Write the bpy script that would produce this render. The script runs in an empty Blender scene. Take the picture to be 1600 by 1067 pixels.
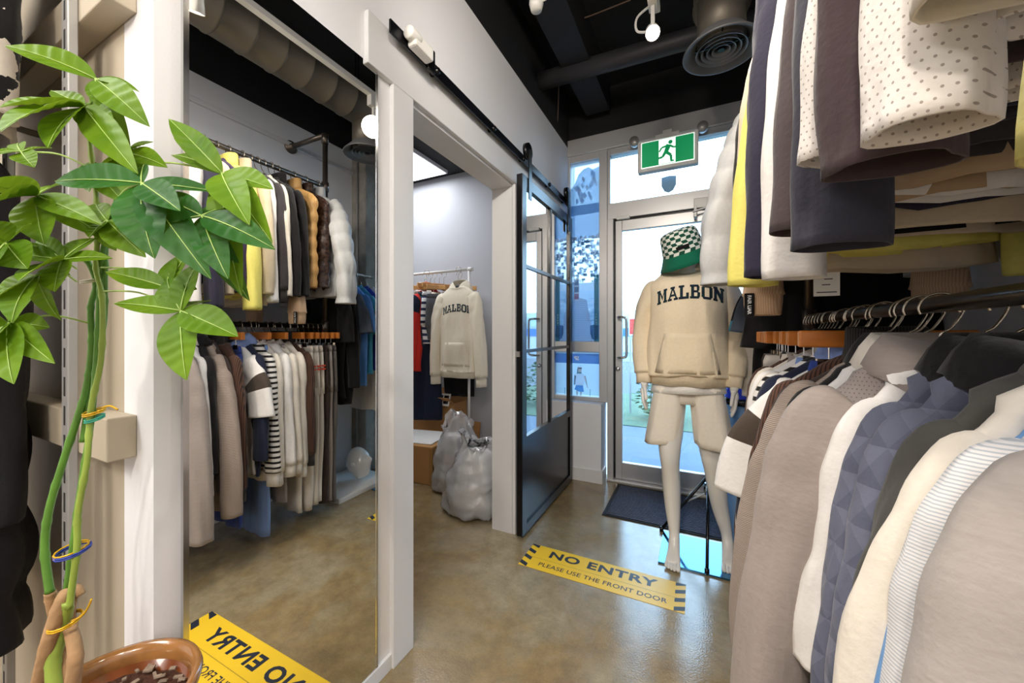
import bpy, bmesh, math, random
from math import sin, cos, pi, radians as R
from mathutils import Vector, Matrix, noise as mnoise
from mathutils.bvhtree import BVHTree
C = bpy.context.scene.collection
SC = bpy.context.scene

# ------------------------------------------------------------------ camera
FPX, CH, HV = 585.0, 1.15, 521.0
YAW = math.atan(289 / FPX)
cam = bpy.data.objects.new('camera', bpy.data.cameras.new('camera')); C.objects.link(cam)
cam.location = (0, 0, CH); cam.rotation_euler = (pi / 2, 0, YAW)
cam.data.sensor_width = 36; cam.data.lens = 36 * FPX / 1600
cam.data.shift_y = -(533.5 - HV) / 1600
cam.data.clip_start = 0.02; cam.data.clip_end = 200
SC.camera = cam
# ------------------------------------------------------------------ exposure / world
SC.view_settings.view_transform = 'Standard'; SC.view_settings.look = 'None'
SC.view_settings.gamma = 1; SC.view_settings.use_curve_mapping = False
SC.view_settings.exposure = 0.55
W = bpy.data.worlds.new('sky'); SC.world = W; W.use_nodes = True
W.node_tree.nodes['Background'].inputs[0].default_value = (0.50, 0.74, 1.0, 1)
W.node_tree.nodes['Background'].inputs[1].default_value = 6.5
SC.cycles.max_bounces = 10; SC.cycles.transparent_max_bounces = 24
SC.cycles.sample_clamp_indirect = 6; SC.cycles.use_denoising = True
SC.cycles.caustics_reflective = False; SC.cycles.caustics_refractive = False
SPOT_W, FILL_W, FIT_W = 20, 19, 10
WARM = (1.0, 0.91, 0.79)

# ------------------------------------------------------------------ helpers
def lin(c):
    if isinstance(c, str):
        c = [int(c[i:i + 2], 16) / 255 for i in (1, 3, 5)]
    return tuple(((x / 12.92) if x <= .04045 else ((x + .055) / 1.055) ** 2.4) for x in c)

def at(u, v, d):
    """a pixel of the 1600x1067 photograph at depth d (m along the view axis)"""
    r = (u - 800) / FPX; z = (HV - v) / FPX
    return Vector(((r * cos(YAW) - sin(YAW)) * d, (r * sin(YAW) + cos(YAW)) * d, CH + z * d))

class M:
    def __init__(s): s.v = []; s.f = []; s.m = []
    def add(s, v, f, mi=0):
        n = len(s.v); s.v += [tuple(p) for p in v]
        for q in f: s.f.append(tuple(i + n for i in q)); s.m.append(mi)
        return s
    def box(s, x0, x1, y0, y1, z0, z1, mi=0):
        v = [(x, y, z) for z in (z0, z1) for y in (y0, y1) for x in (x0, x1)]
        return s.add(v, [(0, 2, 3, 1), (4, 5, 7, 6), (0, 1, 5, 4), (2, 6, 7, 3), (0, 4, 6, 2), (1, 3, 7, 5)], mi)
    def obox(s, mat4, sx, sy, sz, mi=0):
        v = [mat4 @ Vector((x * sx / 2, y * sy / 2, z * sz / 2)) for z in (-1, 1) for y in (-1, 1) for x in (-1, 1)]
        return s.add(v, [(0, 2, 3, 1), (4, 5, 7, 6), (0, 1, 5, 4), (2, 6, 7, 3), (0, 4, 6, 2), (1, 3, 7, 5)], mi)
    def loft(s, rings, cap0=False, cap1=False, mi=0, mfun=None):
        n = len(rings[0]); base = len(s.v)
        for r in rings: s.v += [tuple(p) for p in r]
        for i in range(len(rings) - 1):
            for j in range(n):
                a = base + i * n + j; b = base + i * n + (j + 1) % n
                s.f.append((a, b, b + n, a + n)); s.m.append(mfun(i, j) if mfun else mi)
        if cap0: s.f.append(tuple(base + j for j in reversed(range(n)))); s.m.append(mi)
        if cap1:
            k = base + (len(rings) - 1) * n
            s.f.append(tuple(k + j for j in range(n))); s.m.append(mi)
        return s
    def tube(s, pts, rad, seg=10, cap=True, mi=0):
        pts = [Vector(p) for p in pts]
        if not hasattr(rad, '__len__'): rad = [rad] * len(pts)
        rings = []; prev = None
        for i, p in enumerate(pts):
            t = (pts[min(i + 1, len(pts) - 1)] - pts[max(i - 1, 0)]).normalized()
            if prev is None:
                a = t.orthogonal().normalized()
            else:
                a = (prev - t * prev.dot(t)).normalized()
            prev = a; b = t.cross(a)
            rings.append([p + (a * cos(2 * pi * k / seg) + b * sin(2 * pi * k / seg)) * rad[i] for k in range(seg)])
        return s.loft(rings, cap, cap, mi)
    def lathe(s, prof, c=(0, 0, 0), seg=32, mi=0, axis='z', mfun=None):
        rings = []
        for r, z in prof:
            if axis == 'z': rings.append([(c[0] + r * cos(2 * pi * k / seg), c[1] + r * sin(2 * pi * k / seg), c[2] + z) for k in range(seg)])
            elif axis == 'y': rings.append([(c[0] + r * cos(2 * pi * k / seg), c[1] - z, c[2] + r * sin(2 * pi * k / seg)) for k in range(seg)])
            else: rings.append([(c[0] + z, c[1] + r * cos(2 * pi * k / seg), c[2] + r * sin(2 * pi * k / seg)) for k in range(seg)])
        return s.loft(rings, False, False, mi, mfun)
    def poly(s, pts, mi=0): return s.add(pts, [tuple(range(len(pts)))], mi)
    def build(s, name, mats, parent=None, smooth=False, bevel=0, solid=0, sub=0, seg=2):
        me = bpy.data.meshes.new(name); me.from_pydata(s.v, [], s.f)
        if not isinstance(mats, (list, tuple)): mats = [mats]
        for m in mats: me.materials.append(m)
        for p, mi in zip(me.polygons, s.m): p.material_index = mi; p.use_smooth = smooth
        me.update()
        o = bpy.data.objects.new(name, me); C.objects.link(o)
        if parent: o.parent = parent
        if solid: q = o.modifiers.new('thick', 'SOLIDIFY'); q.thickness = solid; q.offset = 0
        if bevel:
            q = o.modifiers.new('bevel', 'BEVEL'); q.width = bevel; q.segments = seg; q.limit_method = 'ANGLE'
        if sub: q = o.modifiers.new('sub', 'SUBSURF'); q.levels = sub; q.render_levels = sub
        return o

def thing(name, label, cat, loc=(0, 0, 0), rotz=0, group=None):
    o = bpy.data.objects.new(name, None); C.objects.link(o)
    o.location = loc; o.rotation_euler = (0, 0, rotz); o['label'] = label; o['category'] = cat
    o.empty_display_size = .05
    if group: o['group'] = group
    return o
def tag(o, label, cat, group=None):
    o['label'] = label; o['category'] = cat
    if group: o['group'] = group
    return o
def struct(o): o['kind'] = 'structure'; return o
def interp(tab, x):
    if x <= tab[0][0]: return tab[0][1]
    for (a, p), (b, q) in zip(tab, tab[1:]):
        if x <= b:
            t = (x - a) / (b - a); return p + (q - p) * t
    return tab[-1][1]
def spline(pts, n):
    pts = [Vector(p) for p in pts]; out = []
    for i in range(len(pts) - 1):
        p0 = pts[max(i - 1, 0)]; p1 = pts[i]; p2 = pts[i + 1]; p3 = pts[min(i + 2, len(pts) - 1)]
        for k in range(n):
            t = k / n
            out.append(.5 * ((2 * p1) + (p2 - p0) * t + (2 * p0 - 5 * p1 + 4 * p2 - p3) * t * t + (3 * p1 - p0 - 3 * p2 + p3) * t ** 3))
    out.append(pts[-1]); return out

# ------------------------------------------------------------------ materials
def nmat(name):
    m = bpy.data.materials.new(name); m.use_nodes = True; nt = m.node_tree
    return m, nt, nt.nodes['Principled BSDF']
def N(nt, t, **kw):
    n = nt.nodes.new(t)
    for k, v in kw.items():
        if k.startswith('i_'): n.inputs[k[2:].replace('_', ' ')].default_value = v
        else: setattr(n, k, v)
    return n
def mix(nt, a, b, fac):
    n = nt.nodes.new('ShaderNodeMix'); n.data_type = 'RGBA'
    for s, v in ((n.inputs[6], a), (n.inputs[7], b), (n.inputs[0], fac)):
        if hasattr(v, 'links') or isinstance(v, bpy.types.NodeSocket): nt.links.new(v, s)
        elif isinstance(v, (int, float)): s.default_value = v
        else: s.default_value = (*v[:3], 1)
    return n.outputs[2]
def math_(nt, op, a, b=None):
    n = nt.nodes.new('ShaderNodeMath'); n.operation = op
    for s, v in ((n.inputs[0], a), (n.inputs[1], b)):
        if v is None: continue
        if isinstance(v, bpy.types.NodeSocket): nt.links.new(v, s)
        else: s.default_value = v
    return n.outputs[0]

def mat(name, col, rough=.5, metal=0, spec=.5, var=.08, vs=6, bump=.0, bs=40, coat=0, emit=0, stretch=None, sheen=0):
    m, nt, p = nmat(name); c = lin(col)
    p.inputs['Roughness'].default_value = rough; p.inputs['Metallic'].default_value = metal
    p.inputs['Specular IOR Level'].default_value = spec; p.inputs['Coat Weight'].default_value = coat
    p.inputs['Sheen Weight'].default_value = sheen
    tc = N(nt, 'ShaderNodeTexCoord'); src = tc.outputs['Object']
    if stretch:
        mp = N(nt, 'ShaderNodeMapping'); mp.inputs['Scale'].default_value = stretch
        nt.links.new(src, mp.inputs[0]); src = mp.outputs[0]
    nz = N(nt, 'ShaderNodeTexNoise', i_Scale=vs, i_Detail=4.0); nt.links.new(src, nz.inputs['Vector'])
    a = tuple(max(0, x * (1 - var)) for x in c); b = tuple(min(1, x * (1 + var)) for x in c)
    nt.links.new(mix(nt, a, b, nz.outputs['Fac']), p.inputs['Base Color'])
    if bump:
        nb = N(nt, 'ShaderNodeTexNoise', i_Scale=bs, i_Detail=5.0); nt.links.new(src, nb.inputs['Vector'])
        bm = N(nt, 'ShaderNodeBump', i_Strength=bump, i_Distance=.01); nt.links.new(nb.outputs['Fac'], bm.inputs['Height'])
        nt.links.new(bm.outputs[0], p.inputs['Normal'])
    if emit:
        p.inputs['Emission Color'].default_value = (*c, 1); p.inputs['Emission Strength'].default_value = emit
    return m

FAB = {}
def fab(col, kind='plain', col2='#222222', s=1.0, rough=.9):
    key = (col, kind, col2, s, rough)
    if key in FAB: return FAB[key]
    m, nt, p = nmat('fabric_' + kind); c = lin(col); c2 = lin(col2)
    p.inputs['Roughness'].default_value = rough; p.inputs['Specular IOR Level'].default_value = .25
    if rough > .7: p.inputs['Sheen Weight'].default_value = .12
    tc = N(nt, 'ShaderNodeTexCoord'); src = tc.outputs['Object']
    sep = N(nt, 'ShaderNodeSeparateXYZ'); nt.links.new(src, sep.inputs[0]); X, Y, Z = sep.outputs
    nz = N(nt, 'ShaderNodeTexNoise', i_Scale=90.0, i_Detail=3.0); nt.links.new(src, nz.inputs['Vector'])
    wr = N(nt, 'ShaderNodeTexNoise', i_Scale=11.0, i_Detail=2.0, i_Distortion=.4)
    wm = N(nt, 'ShaderNodeMapping'); wm.inputs['Scale'].default_value = (1, 1, .3); nt.links.new(src, wm.inputs[0]); nt.links.new(wm.outputs[0], wr.inputs['Vector'])
    base = mix(nt, tuple(x * .93 for x in c), tuple(min(1, x * 1.06) for x in c), nz.outputs['Fac'])
    h = math_(nt, 'MULTIPLY', wr.outputs['Fac'], .9)
    fine = math_(nt, 'MULTIPLY', nz.outputs['Fac'], .10)
    h = math_(nt, 'ADD', h, fine)
    def wave(axis, per, duty):
        q = math_(nt, 'FRACT', math_(nt, 'MULTIPLY', axis, 1 / per))
        return math_(nt, 'LESS_THAN', q, duty)
    XY = math_(nt, 'SUBTRACT', X, math_(nt, 'MULTIPLY', Y, .8))
    if kind == 'stripe': base = mix(nt, base, c2, wave(Z, .028 * s, .42))
    elif kind == 'fine':
        base = mix(nt, base, c2, wave(Z, .0045 * s, .4))
    elif kind == 'rib':
        w = wave(XY, .006 * s, .4); base = mix(nt, base, c2, w); h = math_(nt, 'ADD', h, math_(nt, 'MULTIPLY', w, -.08))
    elif kind == 'knit':
        q = math_(nt, 'SINE', math_(nt, 'MULTIPLY', Z, 2 * pi / (.004 * s))); h = math_(nt, 'ADD', h, math_(nt, 'MULTIPLY', q, .05))
        base = mix(nt, base, c2, math_(nt, 'MULTIPLY', math_(nt, 'ADD', q, 1), .12))
    elif kind == 'dots':
        a = math_(nt, 'FRACT', math_(nt, 'MULTIPLY', XY, 1 / (.012 * s)))
        row = math_(nt, 'MULTIPLY', Z, 1 / (.012 * s))
        a = math_(nt, 'FRACT', math_(nt, 'ADD', math_(nt, 'MULTIPLY', XY, 1 / (.012 * s)), math_(nt, 'MULTIPLY', math_(nt, 'FLOOR', row), .5)))
        b = math_(nt, 'FRACT', row)
        da = math_(nt, 'SUBTRACT', a, .5); db = math_(nt, 'SUBTRACT', b, .5)
        d2 = math_(nt, 'ADD', math_(nt, 'MULTIPLY', da, da), math_(nt, 'MULTIPLY', db, db))
        k = math_(nt, 'LESS_THAN', d2, .022); base = mix(nt, base, c2, k); h = math_(nt, 'ADD', h, math_(nt, 'MULTIPLY', k, -.15))
    elif kind == 'tri':
        u = math_(nt, 'MULTIPLY', XY, 1 / (.05 * s)); v = math_(nt, 'MULTIPLY', Z, 1 / (.06 * s))
        a = math_(nt, 'ADD', u, v); b = math_(nt, 'SUBTRACT', u, v)
        t = math_(nt, 'ADD', math_(nt, 'ADD', math_(nt, 'FLOOR', a), math_(nt, 'MULTIPLY', math_(nt, 'FLOOR', b), 2)), math_(nt, 'FLOOR', math_(nt, 'MULTIPLY', v, 1)))
        k = math_(nt, 'FRACT', math_(nt, 'MULTIPLY', t, .3333)); base = mix(nt, base, c2, k)
    elif kind == 'heather':
        hz = N(nt, 'ShaderNodeTexNoise', i_Scale=60.0, i_Detail=4.0); mp = N(nt, 'ShaderNodeMapping'); mp.inputs['Scale'].default_value = (.5, .5, 4)
        nt.links.new(src, mp.inputs[0]); nt.links.new(mp.outputs[0], hz.inputs['Vector'])
        base = mix(nt, base, c2, math_(nt, 'MULTIPLY', hz.outputs['Fac'], .7))
    elif kind == 'blotch':
        vz = N(nt, 'ShaderNodeTexNoise', i_Scale=7.0 * s, i_Detail=6.0); nt.links.new(src, vz.inputs['Vector'])
        base = mix(nt, base, c2, math_(nt, 'GREATER_THAN', vz.outputs['Fac'], .5))
    elif kind == 'denim':
        base = mix(nt, base, c2, math_(nt, 'MULTIPLY', wr.outputs['Fac'], .6))
    nt.links.new(base, p.inputs['Base Color'])
    bm = N(nt, 'ShaderNodeBump', i_Strength=.6, i_Distance=.02); nt.links.new(h, bm.inputs['Height'])
    nt.links.new(bm.outputs[0], p.inputs['Normal'])
    FAB[key] = m; return m

def glassmat(name, tint=(1, 1, 1), refl=1.0, rough=0.0, f0=.04, body=None, bodyf=0, crinkle=0):
    m = bpy.data.materials.new(name); m.use_nodes = True; nt = m.node_tree; nt.nodes.clear()
    out = N(nt, 'ShaderNodeOutputMaterial'); tr = N(nt, 'ShaderNodeBsdfTransparent'); tr.inputs[0].default_value = (*tint, 1)
    gl = N(nt, 'ShaderNodeBsdfGlossy'); gl.inputs['Roughness'].default_value = rough
    lw = N(nt, 'ShaderNodeFresnel'); lw.inputs[0].default_value = 1.5
    f = math_(nt, 'MINIMUM', math_(nt, 'MULTIPLY', lw.outputs[0], 1.7 * refl), 1.0)
    mx = N(nt, 'ShaderNodeMixShader'); nt.links.new(f, mx.inputs[0])
    base = tr
    if body:
        df = N(nt, 'ShaderNodeBsdfDiffuse'); df.inputs[0].default_value = (*body, 1)
        tl = N(nt, 'ShaderNodeBsdfTranslucent'); tl.inputs[0].default_value = (*body, 1)
        ad = N(nt, 'ShaderNodeMixShader'); ad.inputs[0].default_value = .25 if crinkle else .5
        nt.links.new(df.outputs[0], ad.inputs[1]); nt.links.new(tl.outputs[0], ad.inputs[2])
        b2 = N(nt, 'ShaderNodeMixShader'); b2.inputs[0].default_value = bodyf
        nt.links.new(tr.outputs[0], b2.inputs[1]); nt.links.new(ad.outputs[0], b2.inputs[2]); base = b2
    if crinkle:
        tc = N(nt, 'ShaderNodeTexCoord'); vz = N(nt, 'ShaderNodeTexNoise', i_Scale=24.0, i_Detail=5.0, i_Distortion=1.5); nt.links.new(tc.outputs['Object'], vz.inputs['Vector'])
        bp = N(nt, 'ShaderNodeBump', i_Strength=.3, i_Distance=.02); nt.links.new(vz.outputs['Fac'], bp.inputs['Height'])
        nt.links.new(bp.outputs[0], gl.inputs['Normal']); nt.links.new(bp.outputs[0], df.inputs['Normal']); nt.links.new(bp.outputs[0], lw.inputs['Normal'])
    nt.links.new(base.outputs[0], mx.inputs[1]); nt.links.new(gl.outputs[0], mx.inputs[2]); nt.links.new(mx.outputs[0], out.inputs[0])
    return m

def floor_mat():
    m, nt, p = nmat('stained_concrete'); tc = N(nt, 'ShaderNodeTexCoord'); s = tc.outputs['Object']
    n1 = N(nt, 'ShaderNodeTexNoise', i_Scale=1.7, i_Detail=8.0, i_Roughness=.62, i_Distortion=.5); nt.links.new(s, n1.inputs['Vector'])
    n2 = N(nt, 'ShaderNodeTexNoise', i_Scale=13.0, i_Detail=10.0, i_Roughness=.78); nt.links.new(s, n2.inputs['Vector'])
    n3 = N(nt, 'ShaderNodeTexNoise', i_Scale=160.0, i_Detail=2.0); nt.links.new(s, n3.inputs['Vector'])
    r = N(nt, 'ShaderNodeValToRGB'); e = r.color_ramp.elements
    e[0].position = .33; e[0].color = (*lin('#6e5a3a'), 1); e[1].position = .68; e[1].color = (*lin('#b0a384'), 1)
    q = e.new(.44); q.color = (*lin('#937a4e'), 1); q = e.new(.56); q.color = (*lin('#9b8d70'), 1)
    nt.links.new(n1.outputs['Fac'], r.inputs[0])
    cr = N(nt, 'ShaderNodeMapRange'); cr.inputs[1].default_value = .36; cr.inputs[2].default_value = .66; nt.links.new(n2.outputs['Fac'], cr.inputs[0])
    c = mix(nt, r.outputs[0], lin('#4d3f2b'), math_(nt, 'MULTIPLY', cr.outputs[0], .55))
    c = mix(nt, c, lin('#b5a88c'), math_(nt, 'MULTIPLY', n3.outputs['Fac'], .25))
    nt.links.new(c, p.inputs['Base Color'])
    nt.links.new(math_(nt, 'ADD', math_(nt, 'MULTIPLY', n2.outputs['Fac'], .18), .09), p.inputs['Roughness'])
    b = N(nt, 'ShaderNodeBump', i_Strength=.12, i_Distance=.004); nt.links.new(n3.outputs['Fac'], b.inputs['Height']); nt.links.new(b.outputs[0], p.inputs['Normal'])
    p.inputs['Coat Weight'].default_value = .5; p.inputs['Coat Roughness'].default_value = .12
    nt.links.new(b.outputs[0], p.inputs['Coat Normal'])
    return m
def emis(name, col, st):
    m, nt, p = nmat(name); p.inputs['Base Color'].default_value = (*lin(col), 1)
    p.inputs['Emission Color'].default_value = (*lin(col), 1); p.inputs['Emission Strength'].default_value = st
    return m

STOCKW = mat('stockroom_wall', '#bcbec4', .75, var=.02, bump=.05, bs=120)
WALL = mat('painted_wall', '#e8e8ec', .75, var=.02, bump=.05, bs=120)
WARMW = mat('cream_panel', '#b5a995', .6, var=.03, bump=.04, bs=90)
TRIM = mat('white_trim', '#e0e0e2', .45, var=.02)
BLACK = mat('black_ceiling_paint', '#0d0d11', .8, var=.2, bump=.1)
DUCTM = mat('dark_duct_metal', '#6b655c', .5, metal=.6, var=.15, vs=3)
FLOOR = floor_mat()
ALU = mat('brushed_aluminium', '#c9c8c8', .38, metal=.55, var=.05, stretch=(1, 1, 60))
ALUD = mat('grey_aluminium', '#a9a8a6', .42, metal=.5, var=.05)
CHROME = mat('polished_steel', '#d8d8d8', .14, metal=1, var=.03)
HOOK = mat('hanger_wire', '#cbbfae', .25, metal=.9, var=.03)
PIPE = mat('raw_pipe_steel', '#6f665e', .38, metal=.85, var=.2, vs=20, bump=.08)
DPIPE = mat('black_pipe_steel', '#4a443f', .28, metal=.9, var=.2, vs=20)
BMET = mat('black_metal', '#0e0e13', .27, metal=.2, var=.2, spec=.5)
WOODR = mat('dark_red_wood', '#6b1f12', .3, var=.3, vs=14, coat=.4, stretch=(1, 1, 9))
WOODO = mat('orange_wood', '#c8762c', .35, var=.22, vs=12, coat=.3, stretch=(1, 4, 9))
WOODL = mat('pale_wood', '#d9a568', .4, var=.15, vs=12, stretch=(1, 4, 9))
YEL = mat('sign_yellow', '#f0c52e', .4, var=.03)
INK = mat('sign_ink', '#232a38', .45, var=.05)
CARD = mat('cardboard', '#b98a57', .85, var=.08, vs=9, bump=.05)
CARDD = mat('packing_tape', '#a37a45', .35, var=.08)
WHITEG = mat('gloss_white', '#e9e7e4', .22, var=.01, coat=.3)
WHITEP = mat('white_plastic', '#eceae6', .4, var=.02)
GLASS = glassmat('window_glass', (.93, .98, 1.0))
DOORGLASS = glassmat('barn_door_glass', (.78, .9, 1.0), 3.0, .015, body=lin('#c6def0'), bodyf=.48)
MIRROR = mat('mirror_silver', '#f2f4f4', .0, metal=1, var=0)
PLASTIC = glassmat('clear_polythene', (.98, .98, .98), 1.0, .10, body=(.98, .98, .98), bodyf=.45, crinkle=1)
EXITG = emis('exit_green', '#0f9a5c', .35); EXITW = emis('exit_white', '#f4fff8', .7)

# ------------------------------------------------------------------ setting
wx = -0.95; ZT = 2.67
struct(M().box(-3.4, .74, -3.6, 3.15, -.1, 0).build('floor', FLOOR))
struct(M().box(-3.4, .74, -3.6, 3.15, 3.1, 3.2).build('ceiling', BLACK))
struct(M().box(wx - .13, wx, .345, 1.055, 0, ZT).box(wx - .13, wx, 1.94, 3.0, 0, ZT).box(wx - .13, wx, 1.055, 1.94, 2.007, ZT).build('wall_left', WALL))
struct(M().box(wx - .13, wx, .345, 3.0, ZT, 3.1).build('wall_left_upper', BLACK))
struct(M().box(-3.4, wx - .13, .345, .445, 0, 3.1).build('wall_display', WARMW))
struct(M().box(.74, .86, -3.6, 3.15, 0, ZT).build('wall_right', WALL))
struct(M().box(.74, .86, -3.6, 3.15, ZT, 3.1).build('wall_right_upper', BLACK))
struct(M().box(-3.4, .74, -3.75, -3.6, 0, 3.1).build('wall_back', WALL))
struct(M().box(-3.52, -3.4, -3.6, 3.15, 0, 3.1).build('wall_far_left', WALL))
struct(M().box(-3.4, wx - .13, 3.0, 3.15, 0, 3.1).build('wall_stockroom', STOCKW))
struct(M().box(-3.4, wx - .13, .445, 3.0, 2.69, 2.75).build('ceiling_stockroom', BLACK))
struct(M().box(-.95, .74, 2.99, 3.15, 2.725, 3.1).build('wall_exit_upper', BLACK))
struct(M().box(wx - .13, -.95, 3.0, 3.15, 0, 3.1).box(.44, .74, 2.99, 3.15, 0, 2.725).build('wall_exit', WALL))
struct(M().box(-.95, -.657, 2.868, 3.15, 0, .607).build('wall_exit_pier', WALL, bevel=.006))
struct(M().box(-.95, -.645, 2.856, 2.868, 0, .1).box(-.657, -.645, 2.868, 3.0, 0, .1).build('baseboard_pier', TRIM, bevel=.003))
struct(M().box(.728, .74, -3.6, 2.99, 0, .12).build('baseboard_right', TRIM, bevel=.003))
struct(M().box(wx, wx + .012, .345, .99, 0, .052).build('baseboard_left', TRIM, bevel=.002))
struct(M().box(-3.4, wx - .13, 2.988, 3.0, 0, .09).build('baseboard_stockroom', TRIM, bevel=.002))
struct(M().box(.72, .74, -3.6, 2.99, 2.49, 2.52).build('trim_1', TRIM, bevel=.004))
# door casing of the stockroom opening: flat boards with a long header that carries the sliding-door rail
cs = wx + .02
struct(M().box(wx, cs, .968, 1.07, 0, 2.0065).box(wx, cs, .858, 2.85, 2.007, 2.175).box(wx, cs, 1.925, 2.02, 0, 2.0065).build('trim_2', TRIM, bevel=.003))
struct(M().box(wx - .132, wx - .0005, 1.0555, 1.0695, 0, 1.994).box(wx - .132, wx - .0005, 1.9255, 1.9395, 0, 1.994).box(wx - .132, wx - .0005, 1.0555, 1.9395, 1.9945, 2.0065).build('door_1', TRIM))
# exit side frames
fr = M()
fr.box(-.95, .5, 2.95, 3.1, 2.595, 2.725)
fr.box(-.695, -.632, 2.965, 3.06, .607, 2.6)
fr.box(-.95, -.935, 2.97, 3.06, .607, 2.6)
fr.box(-.935, -.695, 2.97, 3.06, 2.545, 2.6).box(-.935, -.695, 2.97, 3.06, 1.0, 1.085).box(-.935, -.695, 2.97, 3.06, .607, .64)
struct(fr.build('window_1', ALU, bevel=.003))
win = bpy.data.objects['window_1']
M().box(-.935, -.695, 3.0, 3.006, 1.085, 2.545).box(-.935, -.695, 3.0, 3.006, .64, 1.0).build('window_pane', GLASS, win)
tr = struct(M().box(-.632, .5, 2.975, 3.06, 2.045, 2.17).box(-.632, -.61, 2.975, 3.06, 2.17, 2.595).box(.42, .44, 2.975, 3.06, 2.17, 2.595).box(-.61, .42, 2.975, 3.06, 2.55, 2.595).build('window_2', ALU, bevel=.003))
M().box(-.61, .42, 3.0, 3.006, 2.17, 2.55).build('window_pane', GLASS, tr)
fd = struct(M().box(-.632, -.585, 2.965, 3.06, 0, 2.045).box(.385, .44, 2.965, 3.06, 0, 2.045).build('door_2', ALU, bevel=.003))
M().box(-.585, -.572, 2.99, 3.05, 0.02, 2.045).box(-.572, .385, 3.0, 3.05, 2.028, 2.045).build('door_gasket', BMET, fd)
M().box(-.572, -.522, 2.985, 3.025, .02, 2.028).box(.325, .375, 2.985, 3.025, .02, 2.028).box(-.522, .325, 2.985, 3.025, 1.948, 2.028).box(-.522, .325, 2.985, 3.025, .02, .148).build('door_leaf', ALU, fd, bevel=.003)
M().box(-.522, .325, 3.002, 3.008, .148, 1.948).build('door_pane', GLASS, fd)
M().tube(spline([(-.55, 2.985, 1.275), (-.535, 2.93, 1.275), (-.49, 2.925, 1.27), (-.478, 2.925, 1.24), (-.478, 2.925, 1.12), (-.478, 2.925, 1.0), (-.49, 2.925, .97), (-.535, 2.93, .965), (-.55, 2.985, .965)], 5), .0095, 10).build('door_handle', CHROME, fd, True)
M().lathe([(0, 0), (.017, 0), (.017, .012), (.01, .016), (0, .016)], (-.553, 2.985, .875), 20, axis='y').build('door_lock', CHROME, fd, True)
M().box(-.56, -.46, 2.955, 2.99, 2.03, 2.055).build('door_contact', WHITEP, fd, bevel=.004)
M().box(-.02, .26, 2.93, 2.98, 2.03, 2.1).obox(Matrix.Translation((.12, 2.9, 2.03)) @ Matrix.Rotation(R(-12), 4, 'Y'), .3, .02, .012).box(-.02, .0, 2.9, 2.95, 1.96, 2.04).build('door_closer', ALUD, fd, bevel=.003)
struct(M().box(-.632, .44, 2.94, 3.06, 0, .018).build('trim_3', ALU, bevel=.004))

# window graphics --------------------------------------------------------
def vcol(name, transl=.6):
    m = bpy.data.materials.new(name); m.use_nodes = True; nt = m.node_tree; nt.nodes.clear()
    out = N(nt, 'ShaderNodeOutputMaterial'); a = N(nt, 'ShaderNodeVertexColor', layer_name='ink')
    d = N(nt, 'ShaderNodeBsdfDiffuse'); t = N(nt, 'ShaderNodeBsdfTranslucent'); x = N(nt, 'ShaderNodeMixShader'); x.inputs[0].default_value = transl
    nt.links.new(a.outputs[0], d.inputs[0]); nt.links.new(a.outputs[0], t.inputs[0])
    nt.links.new(d.outputs[0], x.inputs[1]); nt.links.new(t.outputs[0], x.inputs[2])
    q = N(nt, 'ShaderNodeBsdfTransparent'); y = N(nt, 'ShaderNodeMixShader'); y.inputs[0].default_value = .2
    nt.links.new(x.outputs[0], y.inputs[1]); nt.links.new(q.outputs[0], y.inputs[2]); nt.links.new(y.outputs[0], out.inputs[0]); return m
VC = vcol('printed_film')
class Print:
    """flat printed sheet: convex polygons with their own ink, stacked a hair apart"""
    def __init__(s, y): s.y = y; s.k = 0; s.v = []; s.f = []; s.c = []
    def poly(s, pts, col):
        n = len(s.v); yy = s.y - s.k * .00006; s.k += 1
        s.v += [(x, yy, z) for x, z in pts]; s.f.append(tuple(range(n, n + len(pts)))); s.c.append(lin(col))
    def rect(s, x0, x1, z0, z1, col): s.poly([(x0, z0), (x1, z0), (x1, z1), (x0, z1)], col)
    def build(s, name):
        me = bpy.data.meshes.new(name); me.from_pydata(s.v, [], s.f); me.materials.append(VC)
        at_ = me.color_attributes.new('ink', 'FLOAT_COLOR', 'CORNER')
        for p, c in zip(me.polygons, s.c):
            for l in p.loop_indices: at_.data[l].color = (*c, 1)
        o = bpy.data.objects.new(name, me); C.objects.link(o); return o
rng = random.Random(4)
pr = Print(2.998); x0, x1 = -.935, -.695
pr.rect(x0, x1, 1.085, 2.545, '#c9e0f2')
ridge = [(x0, 2.34), (-.90, 2.39), (-.87, 2.455), (-.83, 2.49), (-.79, 2.50), (-.755, 2.475), (x1, 2.49)]
for (a, h), (b, k) in zip(ridge, ridge[1:]): pr.poly([(a, 2.12), (b, 2.12), (b, k), (a, h)], '#7fa9cc')
for i in range(34):
    x = rng.uniform(x0 + .02, x1 - .03); z = rng.uniform(2.24, 2.46)
    if z < interp(ridge, x) - .03: pr.poly([(x, z), (x + rng.uniform(.008, .02), z - .035), (x + .03, z - .012), (x + .012, z + .02)], rng.choice(['#a9c8e2', '#93b8d8', '#c3daec']))
pr.rect(x0, x1, 1.92, 2.2, '#5f8fc0')
for i in range(170):
    z = rng.uniform(1.55, 1.93); x = rng.uniform(x0, x1 - .02); w = rng.uniform(.012, .032); h = rng.uniform(.012, .03)
    pr.rect(x, min(x + w, x1), z, z + h, rng.choice(['#dbe9f4', '#b4cee4', '#8db0d0', '#6d93b8', '#eef5fa', '#54799c']))
    if i % 2: pr.rect(x + w * .2, min(x + w * .45, x1), z + h * .2, z + h * .6, '#4d708f')
pr.rect(x0, x1, 1.5, 1.56, '#9dbcd8'); pr.rect(x0, x1, 1.085, 1.5, '#88b3d8')
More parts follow.
